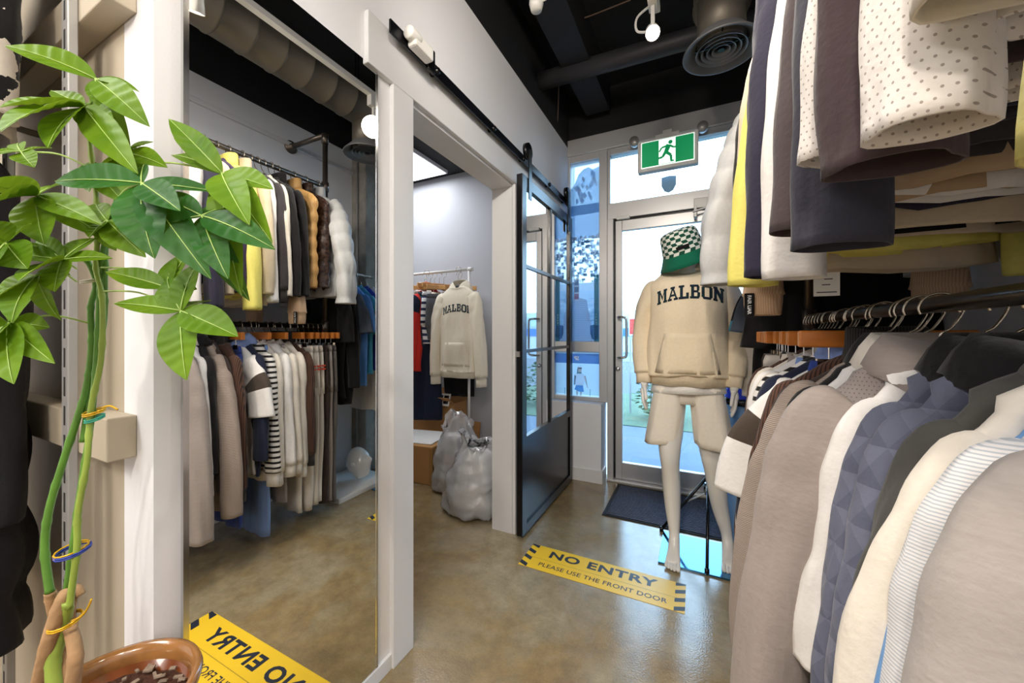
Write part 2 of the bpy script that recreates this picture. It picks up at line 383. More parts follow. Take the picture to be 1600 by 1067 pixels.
for i in range(26): pr.rect(-.82 + rng.uniform(0, .1), -.71, 1.25 + i * .009, 1.254 + i * .009, rng.choice(['#7aa5cc', '#a6c8e4']))
pr.poly([(x0, 1.085), (-.735, 1.085), (-.80, 1.42), (x0, 1.47)], '#c6dcef')
for i in range(22): pr.rect(x0, -.80 + .06 * (1 - i / 22), 1.09 + i * .015, 1.093 + i * .015, '#9fbfdd')
pr.rect(-.905, -.86, 1.42, 1.6, '#e6edf2')
for i in range(3): pr.rect(-.9, -.865, 1.43 + i * .056, 1.475 + i * .056, rng.choice(['#7d8fae', '#b98fa0']))
pr.rect(-.738, -.70, 1.085, 1.62, '#3d7f86')
for i in range(9): pr.rect(-.725, -.716, 1.12 + i * .022, 1.134 + i * .022, '#cfe6e6')
def shield(c, z0, w, h): return [(c - w, z0 + h), (c - w, z0 + h * .45), (c - w * .6, z0 + h * .12), (c, z0), (c + w * .6, z0 + h * .12), (c + w, z0 + h * .45), (c + w, z0 + h), (c, z0 + h * 1.05)]
pr.poly(shield(-.735, 1.095, .034, .12), '#4b7aa6')
tag(pr.build('window_film'), 'blue printed film of a mountain village and wooden dock on the tall side window', 'window film')
pp = Print(2.998)
pp.rect(x0, x1, .64, 1.0, '#b9dbf4'); pp.rect(x0, x1, .905, .985, '#2f6fc2')
def fig(pts, col): pp.poly(pts, col)
fx = -.862
fig([(fx - .02, .885), (fx + .02, .885), (fx + .022, .865), (fx - .022, .865)], '#eef2f4'); fig([(fx - .018, .865), (fx + .018, .865), (fx + .012, .83), (fx - .012, .83)], '#c9b6ac')
fig([(fx - .018, .872), (fx + .018, .872), (fx + .018, .86), (fx - .018, .86)], '#34465c'); fig([(fx - .02, .86), (fx - .012, .86), (fx - .016, .815), (fx - .024, .82)], '#3c4b58')
fig([(fx - .014, .833), (fx + .016, .833), (fx + .014, .82), (fx - .016, .82)], '#2f6a74')
fig([(fx - .045, .81), (fx - .015, .823), (fx + .015, .823), (fx + .05, .81), (fx + .035, .74), (fx + .028, .725), (fx - .03, .725)], '#dfe9f4')
fig([(fx + .035, .80), (fx + .05, .81), (fx + .066, .72), (fx + .075, .705), (fx + .062, .71)], '#c7b9b4'); fig([(fx - .045, .81), (fx - .03, .80), (fx - .038, .73), (fx - .05, .725)], '#6f7f90')
fig([(fx - .03, .725), (fx + .028, .725), (fx + .035, .675), (fx + .0, .672), (fx - .045, .69)], '#1d84d2')
fig([(fx - .03, .682), (fx - .012, .678), (fx - .018, .642), (fx - .028, .642)], '#b3a8ac'); fig([(fx + .002, .674), (fx + .02, .674), (fx + .014, .642), (fx + .004, .642)], '#b3a8ac')
fig([(fx + .084, .70), (fx + .089, .70), (fx + .089, .642), (fx + .084, .642)], '#5d7fa0')
po = pp.build('window_poster')
tag(po, 'light blue poster of a woman in visor and blue skirt in the low side window', 'poster')

def textmesh(s, size, bold=.0, xs=1.0, spacing=1.0):
    cu = bpy.data.curves.new('t', 'FONT'); cu.body = s; cu.size = size; cu.offset = bold; cu.align_x = 'CENTER'; cu.align_y = 'CENTER'; cu.space_character = spacing; cu.resolution_u = 3
    o = bpy.data.objects.new('t', cu); C.objects.link(o); bpy.context.view_layer.update()
    dg = bpy.context.evaluated_depsgraph_get(); me = bpy.data.meshes.new_from_object(o.evaluated_get(dg))
    v = [(p.co.x * xs, p.co.y) for p in me.vertices]; f = [tuple(p.vertices) for p in me.polygons]
    bpy.data.objects.remove(o); bpy.data.curves.remove(cu); bpy.data.meshes.remove(me); return v, f
def text(name, s, size, fn, m, parent, bold=0, xs=1, spacing=1):
    v, f = textmesh(s, size, bold, xs, spacing); return M().add([fn(x, y) for x, y in v], f).build(name, m, parent)
# lettering reads from the street, so it is reversed from in here
text('lettering', 'SP', .045, lambda x, y: (-.888 - x, 2.9955, .945 + y), mat('poster_white', '#e8f2fa', .6), po, .001)
sh = M().poly([(x, 2.996, z) for x, z in shield(-.187, 2.19, .05, .12)])
tag(sh.build('window_decal', mat('decal_blue_grey', '#7fa6c4', .6)), 'blue grey shield decal on the glass below the exit sign', 'decal')

# ------------------------------------------------------------------ mirror
mt = thing('wall_mirror', 'tall frameless mirror with thin silver edge on the left wall', 'mirror', (wx, .65, .055))
M().box(.002, .008, -.252, .252, .0, 1.961).build('mirror_glass', MIRROR, mt)
M().box(0, .010, -.262, -.252, 0, 1.961).box(0, .010, .252, .258, 0, 1.961).build('mirror_edge', CHROME, mt)

# ------------------------------------------------------------------ ceiling services
duct = thing('round_duct', 'dark brown round spiral duct running under the black ceiling', 'duct', (.1, .6, 2.64))
dp = []; dr = []
for i in range(34):
    y_ = -3.6 + i * .1455
    for dy, r_ in ((0, .115), (.128, .115), (.131, .1195), (.141, .1195), (.144, .115)): dp.append((0, y_ + dy, 0)); dr.append(r_)
M().tube(dp, dr, 40).build('duct_pipe', DUCTM, duct, True)
for i in range(4): M().tube([(0, -2 + i * 1.05, .1), (0, -2 + i * 1.05, .46)], .004, 6).build('hanger_rod', BMET, duct)
df = thing('ceiling_diffuser', 'round louvred air diffuser hanging from the duct by the exit', 'air diffuser', (.092, 1.815, 2.35))
M().tube([(0, 0, .03), (0, 0, .24)], .092, 32).build('neck', DUCTM, df, True)
M().lathe([(.095, .06), (.10, .05), (.148, .0), (.150, -.006), (.143, -.006), (.105, .02), (.095, .04)], (0, 0, 0), 48).build('flange', mat('diffuser_grey', '#77777a', .45, metal=.3), df, True)
for i, r in enumerate((.098, .077, .056, .036)):
    M().lathe([(r, -.004), (r - .003, -.004), (r - .016, .022), (r - .013, .022)], (0, 0, 0), 40).build('louvre_ring', mat('diffuser_ring', '#85878c', .45, metal=.3), df, True)
M().lathe([(0, -.002), (.014, -.002), (.012, .02), (0, .02)], (0, 0, 0), 20).box(-.1, .1, -.003, .003, .02, .024).box(-.003, .003, -.1, .1, .02, .024).build('centre_boss', BMET, df)
tag(M().tube([(-.95, 2.35, 2.85), (.7, 2.42, 2.85)], .055, 20).build('sprinkler_main', mat('dark_pipe_paint', '#39393d', .45, var=.1), smooth=True), 'dark horizontal pipe crossing under the black ceiling near the exit', 'pipe')
tag(M().box(-.78, -.6, .5, 2.9, 2.86, 3.1).build('ceiling_beam', mat('beam_black', '#17171b', .7)), 'black boxed beam along the ceiling above the left wall', 'beam')
tag(M().tube(spline([at(985, 0, 2.1), at(930, 22, 2.2), at(885, 40, 2.3), at(876, 60, 2.4), at(874, 110, 2.55), at(871, 200, 2.9)], 6), .004, 6).build('cable', mat('brown_cable', '#6e5648', .6), smooth=True), 'thin brown cable looping down the black ceiling beside the left wall', 'cable')
trk = thing('lighting_track', 'slim white lighting track under the black ceiling', 'lighting track', (-.16, 0, 2.55))
M().box(-.017, .017, -3.3, 1.75, 0, .03).build('rail', WHITEP, trk, bevel=.003)
for i in range(5): M().tube([(0, -3.1 + i * 1.15, .03), (0, -3.1 + i * 1.15, .55)], .004, 6).build('hanger_rod', BMET, trk)

LAMP = emis('lamp_face', '#fff0d8', 60)
def spot(pos, tgt, label, power, vis=True, size=R(110)):
    t = thing('track_spotlight', label, 'spotlight', pos, group='white spotlights on the track')
    d = (Vector(tgt) - Vector(pos)).normalized(); q = d.to_track_quat('-Z', 'Y').to_matrix().to_4x4()
    b = M().lathe([(.0, .085), (.023, .085), (.027, .07), (.029, 0), (.027, 0), (.026, .012), (.0, .012)], (0, 0, 0), 24)
    b.v = [tuple(q @ Vector(p)) for p in b.v]; b.build('lamp_can', WHITEP, t, True)
    f = M().lathe([(0, .010), (.0255, .010), (.0255, .006), (0, .006)], (0, 0, 0), 24); f.v = [tuple(q @ Vector(p)) for p in f.v]; f.build('lamp_face', LAMP, t)
    bk = q @ Vector((0, 0, .06))
    h = .17
    M().tube(spline([bk, bk + Vector((-.06, 0, .02)), bk + Vector((-.06, .0, .08)), Vector((0, 0, h - .05))], 6), .005, 8).build('cable', WHITEP, t, True)
    M().box(-.018, .018, -.035, .035, h - .06, h).box(-.008, .008, -.008, .008, .02, h - .06).build('track_adapter', WHITEP, t, bevel=.003)
    l = bpy.data.lights.new('spot_light', 'SPOT'); l.energy = power; l.color = WARM; l.spot_size = size; l.spot_blend = .8; l.shadow_soft_size = .06
    o = bpy.data.objects.new('spot_light', l); C.objects.link(o); o.parent = t
    o.matrix_local = Matrix.Translation(d * .01) @ q
    return t
spot((-.162, 1.63, 2.38), (.05, .2, 1.0), 'lit white track spotlight nearest the exit door, facing the camera', SPOT_W)
spot((-.16, .75, 2.38), (.45, 1.1, .9), 'white track spotlight overhead aimed at the right clothes rack', SPOT_W * 1.3)
spot((-.16, .1, 2.38), (-1.2, .5, 1.1), 'white track spotlight overhead aimed at the plant and mirror', SPOT_W * .5)
spot((-.16, .33, 2.38), (-.95, 2.6, 2.2), 'white track spotlight washing the left wall above the stockroom opening', SPOT_W * 1.6, size=R(75))  # added wall washer, kept out of view, lifts the dim upper left wall
spot((-.16, -.5, 2.38), (.2, .9, .9), 'white track spotlight behind the camera aimed forward at the clothes', SPOT_W * 1.0)
spot((-.16, -1.1, 2.38), (-.5, 1.6, .6), 'white track spotlight behind the camera aimed at the floor', SPOT_W * 2.0)
spot((-.16, -1.8, 2.38), (-1.6, .4, 1.2), 'white track spotlight far behind the camera aimed at the display wall', SPOT_W * .9)
hd = thing('ceiling_junction', 'small white plastic fitting hanging from the black ceiling beside the beam', 'ceiling fitting', at(838, 6, 1.75))
M().lathe([(.0, .03), (.03, .03), (.034, 0), (.026, -.03), (0, -.03)], (0, 0, 0), 20).build('body', WHITEP, hd, True)
M().tube([(.02, 0, 0), (.06, 0, .005)], .005, 8).tube([(0, 0, .02), (0, 0, .4)], .008, 8).build('lever', WHITEP, hd, True)
# stockroom panel light
pl = thing('ceiling_light_panel', 'large flat white light panel on the stockroom ceiling', 'light', (-2.41, 2.28, 2.66))
M().box(-.3, .3, -.62, .62, 0, .03).build('frame', TRIM, pl)
M().box(-.285, .285, -.605, .605, -.004, 0).build('diffuser', emis('panel_light', '#f4f8ff', 2.5), pl)
l = bpy.data.lights.new('panel_light', 'AREA'); l.shape = 'RECTANGLE'; l.size = .56; l.size_y = 1.2; l.energy = FIT_W; l.color = (.95, .97, 1)
o = bpy.data.objects.new('panel_light', l); C.objects.link(o); o.parent = pl; o.location = (0, 0, -.01)
# added fill panels, unseen on the ceiling behind the camera, to brighten the shop
for i, (px, py) in enumerate([(-1.9, -.9), (-1.9, -2.4), (.25, -1.5)]):
    sp = thing('ceiling_light_panel', ['flat light panel over the sales floor behind the camera, nearer one', 'flat light panel over the sales floor behind the camera, farther one', 'flat light panel above the right clothes rack behind the camera'][i], 'light', (px, py, 2.9))
    M().box(-.3, .3, -.6, .6, 0, .03).build('frame', TRIM, sp); M().box(-.285, .285, -.585, .585, -.004, 0).build('diffuser', emis('panel_light', '#fff4e4', 5), sp)
    l = bpy.data.lights.new('panel_light', 'AREA'); l.shape = 'RECTANGLE'; l.size = .56; l.size_y = 1.16; l.energy = FILL_W * (2.0 if i == 2 else 1); l.color = (1, .97, .95)
    o = bpy.data.objects.new('panel_light', l); C.objects.link(o); o.parent = sp; o.location = (0, 0, -.01)

# ------------------------------------------------------------------ sliding barn door and rail
bd = thing('barn_door', 'black steel sliding door with six panes over a solid bottom panel', 'sliding door', (-.885, 1.885, .02))
H = 2.02; L = .93; t = .018
M().box(-t, t, 0, .06, 0, H).build('stile', BMET, bd, bevel=.002); M().box(-t, t, L - .06, L, 0, H).build('stile', BMET, bd, bevel=.002)
M().box(-t, t, .06, L - .06, H - .06, H).build('top_rail', BMET, bd); M().box(-t, t, .06, L - .06, .5, .545).build('lock_rail', BMET, bd); M().box(-t, t, .06, L - .06, 0, .05).build('bottom_rail', BMET, bd)
M().box(-.008, .008, .06, L - .06, .05, .5).build('bottom_panel', BMET, bd)
ym = .47
M().box(-.014, .014, ym - .013, ym + .013, .545, H - .06).build('muntin', BMET, bd)
zz = [.545, 1.03, 1.515, H - .06]
for z in zz[1:3]: M().box(-.0135, .0135, .06, L - .06, z - .01, z + .01).build('muntin', BMET, bd)
for a, b in ((.06, ym - .013), (ym + .013, L - .06)):
    for k in range(3): M().box(-.003, .003, a, b, zz[k] + (.01 if k else 0), zz[k + 1] - (.01 if k < 2 else 0)).build('glass_pane', DOORGLASS, bd)
for yy in (.1, L - .1):
    hs = M().box(t, t + .006, yy - .02, yy + .02, H - .12, H + .17).build('strap', BMET, bd)
    M().lathe([(0, -.012), (.045, -.012), (.045, .012), (0, .012)], (t - .012, yy, H + .165), 24, axis='x').build('wheel', BMET, hs, True)
M().box(-.02, .005, -.012, .004, 1.0, 1.03).build('pull', ALUD, bd)
rl = thing('barn_door_rail', 'black flat steel sliding rail bolted above the stockroom opening', 'door rail', (-.905, 0, 2.163))
M().box(-.004, .004, .925, 2.8, -.022, .022).build('flat_bar', mat('rail_black', '#14161c', .3, metal=.5), rl, bevel=.001)
for yy in (1.17, 1.62, 1.98, 2.4, 2.75):
    M().tube([(-.03, yy, 0), (.014, yy, 0)], .012, 12).build('standoff', BMET, rl, True)
for yy in (1.12, 2.78):
    M().box(.004, .02, yy - .02, yy + .02, -.035, .05).build('end_stop', BMET, rl, bevel=.004)
sn = thing('door_sensor', 'small white sensor sitting on the left part of the black rail', 'sensor', (-.905, 1.05, 2.16))
b = M().box(.006, .045, -.05, .05, -.02, .03); b.build('casing', WHITEP, sn, bevel=.008)
M().lathe([(0, -.025), (.02, -.025), (.022, -.02), (.022, .02), (.02, .025), (0, .025)], (.028, -.045, .014), 24, axis='y').build('cap', WHITEP, sn, True)

# ------------------------------------------------------------------ exit sign
ex = thing('exit_sign', 'green running man emergency exit sign with two lamp heads above the door', 'exit sign', (-.19, 2.90, 2.44))
w, h = .2, .115
M().box(-w, w, -.03, .03, -h, h).build('housing', WHITEP, ex, bevel=.006)
M().box(-w + .025, w - .025, -.0325, -.03, -h + .025, h - .018).build('face_border', EXITW, ex)
M().box(-w + .03, w - .03, -.034, -.0325, -h + .03, h - .023).build('green_panel', EXITG, ex)
M().box(-.055, .055, -.0355, -.034, -h + .032, h - .025).build('doorway', EXITW, ex)
g = M(); Y_ = -.0372
def st(a, b, w0, w1):
    a = Vector((a[0], Y_, a[1])); b = Vector((b[0], Y_, b[1])); n = (b - a).cross(Vector((0, 1, 0))).normalized()
    g.add([a + n * w0, a - n * w0, b - n * w1, b + n * w1], [(0, 1, 2, 3)])
g.poly([(.022 + .014 * cos(k * pi / 8), Y_, .062 + .014 * sin(k * pi / 8)) for k in range(16)])
st((.012, .046), (-.008, -.005), .017, .013); st((.01, .042), (-.035, .032), .007, .006); st((-.035, .032), (-.052, .005), .006, .005)
st((.016, .04), (.045, .02), .007, .006); st((.045, .02), (.075, .028), .006, .005); st((-.01, 0), (.025, -.03), .011, .009); st((.025, -.03), (.028, -.07), .008, .007); st((.022, -.072), (.045, -.072), .005, .005)
st((-.008, 0), (-.03, -.035), .011, .008); st((-.03, -.035), (-.075, -.042), .008, .006)
g.build('pictogram', EXITG, ex)
M().box(-.08, .08, -.02, .02, h, h + .025).box(-.03, .03, -.018, .06, h + .02, h + .05).build('mount', WHITEP, ex, bevel=.003)
for s in (-1, 1):
    lh = M().lathe([(0, -.03), (.03, -.03), (.034, .0), (.034, .02), (.0, .02)], (s * .225, -.02, h + .01), 24, axis='y'); lh.build('lamp_head', ALUD, ex, True)

# ------------------------------------------------------------------ floor things
dm = thing('door_mat', 'dark ribbed entrance mat lying in front of the exit door', 'door mat', (-.07, 2.68, 0))
MATB = mat('mat_rubber', '#15161d', .8)
M().box(-.47, .47, -.305, .235, .001, .006).build('rubber_border', MATB, dm, bevel=.002)
rbm = M()
for i in range(23): rbm.box(-.445, .445, -.285 + i * .0215, -.285 + i * .0215 + .012, .006, .011)
rbm.build('carpet_ribs', mat('mat_carpet', '#50556a', .95, bump=.8, bs=150, var=.5, vs=60), dm)

def floor_sign(label, x0, y0, wd, dp):
    s = thing('floor_sign', label, 'floor sign', (x0 + wd / 2, y0 + dp / 2, 0), 0)
    M().box(-wd / 2, wd / 2, -dp / 2, dp / 2, .0005, .0014).build('vinyl', YEL, s)
    z = .0018
    for sx in (-1, 1):
        g = M()
        for k in range(4):
            a = -dp / 2 + dp * (k / 3.5) ; e = sx * wd / 2; i_ = sx * (wd / 2 - .042)
            y1 = a; y2 = a + dp * .13; sh_ = .018
            pts = [(i_, min(max(y1 - (0 if sx < 0 else 0), -dp / 2), dp / 2), z), (e, min(y1 + sh_, dp / 2), z), (e, min(y2 + sh_, dp / 2), z), (i_, min(y2, dp / 2), z)]
            g.poly(pts if sx > 0 else pts[::-1])
        g.build('hazard_stripes', INK, s)
    text('headline', 'NO ENTRY', .078, lambda x, y: (x - .005, y + .042, z), INK, s, .0026, 1.25, 1.1)
    text('subline', 'PLEASE USE THE FRONT DOOR', .041, lambda x, y: (x + .01, y - .055, z), INK, s, .0004, 1.0, 1.04)
    d = M()
    for i in range(100):
        x = -.36 + i * .0073; d.add([(x, -.014, z), (x + .003, -.014, z), (x + .003, -.011, z), (x, -.011, z)], [(0, 1, 2, 3)])
    d.build('dotted_rule', INK, s)
    return s
floor_sign('yellow no entry floor sign lying in front of the mannequin and sliding door', -.80, 1.688, .755, .2)
floor_sign('yellow no entry floor sign seen only in the mirror, nearest the camera', -.85, .625, .765, .215)

# ------------------------------------------------------------------ clothes rails
XR, ZU, ZL = .37, 2.14, 1.20
rk = thing('pipe_clothes_rack', 'steel pipe clothes rack with two rails fixed to the right wall', 'clothes rack', (XR, 0, 0))
for ye in (1.71, -.75):
    M().tube([(.365, ye, 2.49), (.0, ye, 2.49)], .0165, 16).tube([(0, ye, 2.495), (0, ye, 1.16)], .0165, 16).build('upright_pipe', PIPE, rk, True)
    M().lathe([(0, 0), (.045, 0), (.045, -.012), (.022, -.014), (.022, -.04), (0, -.04)], (.37, ye, 2.49), 24, axis='x').build('wall_flange', PIPE, rk, True)
    M().lathe([(0, -.03), (.023, -.03), (.023, .03), (0, .03)], (0, ye, 2.465), 16).lathe([(0, -.03), (.023, -.03), (.023, .03), (0, .03)], (0, ye, ZU), 16).lathe([(0, -.05), (.023, -.05), (.023, .035), (0, .035)], (0, ye, ZL), 16).build('pipe_fitting', PIPE, rk, True)
M().tube([(0, -.75, ZU), (0, 1.71, ZU)], .0145, 18).build('upper_rail', PIPE, rk, True)
M().tube([(0, -.75, ZL), (0, 1.71, ZL)], .0145, 18).build('lower_rail', DPIPE, rk, True)

GR_RNG = random.Random(11)
def hanger(label, loc, rz, rodz, wood=WOODR, hw=.19, grp=None, hookm=HOOK):
    """curved wooden hanger; loc is the neck point, the hook reaches over the rail at rodz (world z)"""
    h = thing('wooden_hanger', label, 'hanger', loc, rz, grp)
    rings = []
    for i in range(25):
        t = -1 + i / 12; x = t * hw; z = -.004 - .088 * abs(t) ** 1.35; y = -.006 * abs(t) ** 2
        hh = .016 - .006 * abs(t); th = .0075
        rings.append([(x + .0 * a, y + th * cos(a), z + hh * sin(a)) for a in [2 * pi * k / 12 for k in range(12)]])
    M().loft(rings, True, True).build('hanger_arms', wood, h, True)
    r = .026; top = rodz + .0145 + .003 - loc[2]; cz = top - r
    pts = [(0, 0, .005), (0, 0, max(.035, cz - r * 1.7)), (.012, 0, cz - r * 1.25), (r * .95, 0, cz - r * .35), (r, 0, cz + .2 * r), (r * .7, 0, cz + r * .75), (0, 0, cz + r), (-r * .7, 0, cz + r * .75), (-r, 0, cz + .1 * r), (-r * .9, 0, cz - r * .35)]
    M().tube(spline(pts, 5), .0021, 8).build('hanger_hook', hookm, h, True)
    return h

def sgnp(v, p): return math.copysign(abs(v) ** p, v)
def top(name, cat, label, grp, loc, mt_, rz=0, hw=.195, L=.68, d=.024, slen=.60, short=False, smat=None, collar='crew', cmat=None, rib=None,
        puffer=0, seed=0, spread=0., band=None, sw=1.0, sleeves=True, neckw=1.0, spath=None, arms_y=0., fold=1.35, flare=0., sub=0, zip=None, tagc=None):
    rg = random.Random(seed * 7 + 3); t = thing(name, label, cat, loc, rz, grp)
    ph = [rg.uniform(0, 6.28) for _ in range(8)]
    wt = [(0, .064 * neckw), (.012, .088 * neckw), (.028, .115 * neckw), (.048, .145 * (hw / .2)), (.068, hw * .88), (.085, hw * .97), (.10, hw), (.26, hw * .97), (L, hw * .99 + flare)]
    dt = [(0, .034 * neckw), (.03, .028), (.07, max(.02, d * .8)), (.13, d), (.26, d * 1.1), (L, d * 1.05 + flare * .3)]
    n = 44; zs = [0, .012, .025, .042, .06, .078, .095, .112, .13, .16]
    step = .02 if puffer else .028
    k = .19
    while k < L - .001: zs.append(k); k += step
    zs.append(L); rings = []
    for z in zs:
        w = interp(wt, z); dd = interp(dt, z); f = min(1, max(0, (z - .14) / .3)); ring = []
        if puffer: s_ = abs(sin(pi * z / puffer)); dd = dd * (.72 + .4 * s_ ** .6); w += .008 * s_ - .004
        for j in range(n):
            a = 2 * pi * j / n; x = w * sgnp(cos(a), .75); y = dd * sgnp(sin(a), .8)
            front = sin(a) < 0
            e = fold * f * (.007 * sin(x * 46 + ph[0] + z * 3) + .005 * sin(x * 83 + ph[1] - z * 5) + .004 * sin(z * 21 + ph[2] + x * 9)) * (1 - .4 * abs(cos(a)) ** 4)
            y += e * (1 if front else .8)
            x += fold * f * .006 * sin(z * 14 + ph[3 + (cos(a) > 0)])
            zz = -z
            if z < .05 and front: zz -= (.035 if collar != 'hood' else .02) * math.exp(-(x / .055) ** 2) * (1 - z / .05)
            if z > L - .02: zz += .006 * sin(x * 18 + ph[5])
            ring.append((x, y, zz))
        rings.append(ring)
    body = M().loft(rings).build('body', mt_, t, True, solid=.003, sub=sub)
    if sleeves:
        for s in (-1, 1):
            if spath: pts = [(s * p[0] if len(p) < 4 or s < 0 else p[3], p[1] if s < 0 or len(p) < 5 else p[4], p[2] if s < 0 or len(p) < 6 else p[5]) for p in spath]; pts = [(s * abs(q[0]), q[1], q[2]) for q in pts]
            elif short: pts = [(hw - .06, 0, -.11), (hw - .03, 0, -.135), (hw - .005 + spread * .4, -.004, -.19), (hw + .018 + spread * .8, -.006, -.25), (hw + .03 + spread, -.008, -.115 - slen)]; pts = [(s * x, y, z) for x, y, z in pts]
            else:
                b = rg.uniform(-.012, .014); yb = arms_y + rg.uniform(-.012, .004)
                pts = [(hw - .06, 0, -.095), (hw - .03, 0, -.125), (hw - .012 + spread * .3 + b * .3, yb * .5, -.21), (hw + .002 + spread * .6 + b, yb, -.34), (hw + .016 + spread + b * .6, yb * 1.3, -.34 - (slen - .23) * .5), (hw + .022 + spread, yb * 1.2, -.11 - slen)]
                pts = [(s * x, y, z) for x, y, z in pts]
            cp = spline(pts, 14 if puffer else 8); m_ = len(cp); rings = []; cut = []
            for i, p in enumerate(cp):
                u = i / (m_ - 1); tg = (cp[min(i + 1, m_ - 1)] - cp[max(i - 1, 0)]).normalized()
                yv = Vector((0, 1, 0)); nv = tg.cross(yv).normalized(); yv = nv.cross(tg).normalized()
                if short: rx = (.062 + .012 * u) * sw; ry = (.020 + .012 * u) * (1 + (d - .024) * 8) * sw
                elif spath: rx = (.085 - .035 * u) * sw; ry = (.08 - .035 * u) * sw
                else: rx = (.058 - .014 * u) * sw; ry = (.024 + .010 * min(1, u * 3) - .004 * u) * (.6 + d * 17) * sw
                if puffer:
                    ln = u * (slen + .03); s_ = abs(sin(pi * ln / puffer)); rx *= .93 + .11 * s_ ** .7; ry *= .9 + .16 * s_ ** .7
                if i < 6: rx *= (.45, .6, .72, .82, .9, .96)[i]
                ring = []
                for j in range(24):
                    a = 2 * pi * j / 24
                    e = 1 + (.07 * sin(3 * a + ph[4] + u * 5) + .035 * sin(5 * a + u * 13 + ph[6]) + (.016 * sin(u * 40 + a + ph[7]) if spath or not short else 0)) * min(1, u * 2.5) * fold
                    ring.append(p + nv * rx * e * cos(a) + yv * ry * e * sin(a))
                rings.append(ring)
            if rib and not short:
                k2 = int(m_ * .93); M().loft(rings[:k2 + 1]).build('sleeve', smat or mt_, t, True, solid=.003, sub=sub)
                q = []
                for i, rr in enumerate(rings[k2:]):
                    c = sum((Vector(v) for v in rr), Vector()) / 24; q.append([c + (Vector(v) - c) * .86 for v in rr])
                e_ = q[-1]; c = sum((Vector(v) for v in e_), Vector()) / 24; dn = (Vector(sum((Vector(v) for v in q[-1]), Vector()) / 24) - Vector(sum((Vector(v) for v in q[0]), Vector()) / 24)).normalized()
                q.append([v + dn * .035 for v in q[-1]]); q.insert(0, [Vector(v) for v in rings[k2]])
                M().loft(q).build('cuff', rib, t, True, solid=.003)
            else:
                mats = [smat or mt_]
                if band:
                    mats.append(band[2]); o = M().loft(rings, mfun=lambda i, j: 1 if band[0] < i / (m_ - 1) < band[1] else 0).build('sleeve', mats, t, True, solid=.003, sub=sub)
                else: M().loft(rings).build('sleeve', mats, t, True, solid=.003, sub=sub)
    if rib:
        q = []
        for z, sc in ((L - .012, 1.0), (L + .006, .93), (L + .05, .91)):
            w = interp(wt, L) ; dd = interp(dt, L)
            q.append([(w * sc * sgnp(cos(a), .75), dd * sc * sgnp(sin(a), .8) + fold * .005 * sin(w * cos(a) * 46 + ph[0] + L * 3), -z) for a in [2 * pi * j / n for j in range(n)]])
        M().loft(q).build('hem_band', rib, t, True, solid=.003)
    cm = cmat or rib or mt_
    nw = .066 * neckw; nd = .034 * neckw
    def cring(sx, z, dip, sy=1.0): return [(nw * sx * cos(a), nd * sx * sy * sin(a) , z - (dip * math.exp(-(nw * cos(a) / .05) ** 2) if sin(a) < 0 else 0)) for a in [2 * pi * j / 32 for j in range(32)]]
    if collar == 'crew': M().loft([cring(1.12, -.01, .038), cring(1.03, .004, .036), cring(.95, .012, .034)]).build('collar', cm, t, True, solid=.003)
    elif collar == 'polo':
        M().loft([cring(1.0, -.005, .03), cring(.98, .035, .02), cring(1.06, .046, .02), cring(1.3, .02, .035, 1.5), cring(1.5, -.012, .075, 1.7)]).build('collar', cm, t, True, solid=.002)
        M().box(-.013, .013, -d - .008, -d - .004, -.2, -.05).build('placket', cm, t)
    elif collar == 'stand': M().loft([cring(1.1, -.01, .03), cring(1.02, .02, .02), cring(1.0, .055, .012), cring(.96, .06, .012)]).build('collar', cm, t, True, solid=.003)
    elif collar == 'hood':
        rr = []
        for i in range(11):
            u = i / 10; wv = (.10 * neckw) * sin(pi * (.18 + .75 * u)) ; rr.append([(wv * 1.15 * cos(a), .02 + .035 * u + (.05 + .03 * sin(pi * u)) * neckw * sin(a) * .8, .045 - .16 * u + .02 * sin(a) * (1 - u) - (.05 * math.exp(-(cos(a) / .5) ** 2) * (1 - u) if sin(a) < 0 else 0)) for a in [2 * pi * j / 28 for j in range(28)]])
        M().loft(rr, False, True).build('hood', cm, t, True, solid=.004, sub=1)
    if zip: M().box(-.008, .008, -d - .009, -d - .003, -L + .03, -.04).build('zip', zip, t)
    if tagc:
        M().box(-.0, .0012, -d - .012 - .045, -d - .012, -.28, -.19).build('hang_tag', tagc, t)
    return t, body

def clamp_hanger(label, loc, rz, rodz, hw=.17, wood=WOODO, grp=None):
    h = thing('clamp_hanger', label, 'hanger', loc, rz, grp)
    M().box(-hw, hw, -.011, .011, -.018, .022).build('clamp_bar', wood, h, bevel=.004)
    for s in (-1, 1):
        x = s * hw * .62; M().tube([(x, -.006, -.018), (x, -.006, -.05)], .002, 8).box(x - .022, x + .022, -.008, .008, -.068, -.045).build('metal_clip', CHROME, h)
    r = .026; topz = rodz + .0175 - loc[2]; cz = topz - r
    pts = [(0, 0, .02), (0, 0, cz - r * 1.5), (.014, 0, cz - r * 1.1), (r, 0, cz), (r * .7, 0, cz + r * .75), (0, 0, cz + r), (-r * .7, 0, cz + r * .75), (-r, 0, cz), (-r * .9, 0, cz - r * .4)]
    M().tube(spline(pts, 5), .0021, 8).build('hanger_hook', HOOK, h, True); return h

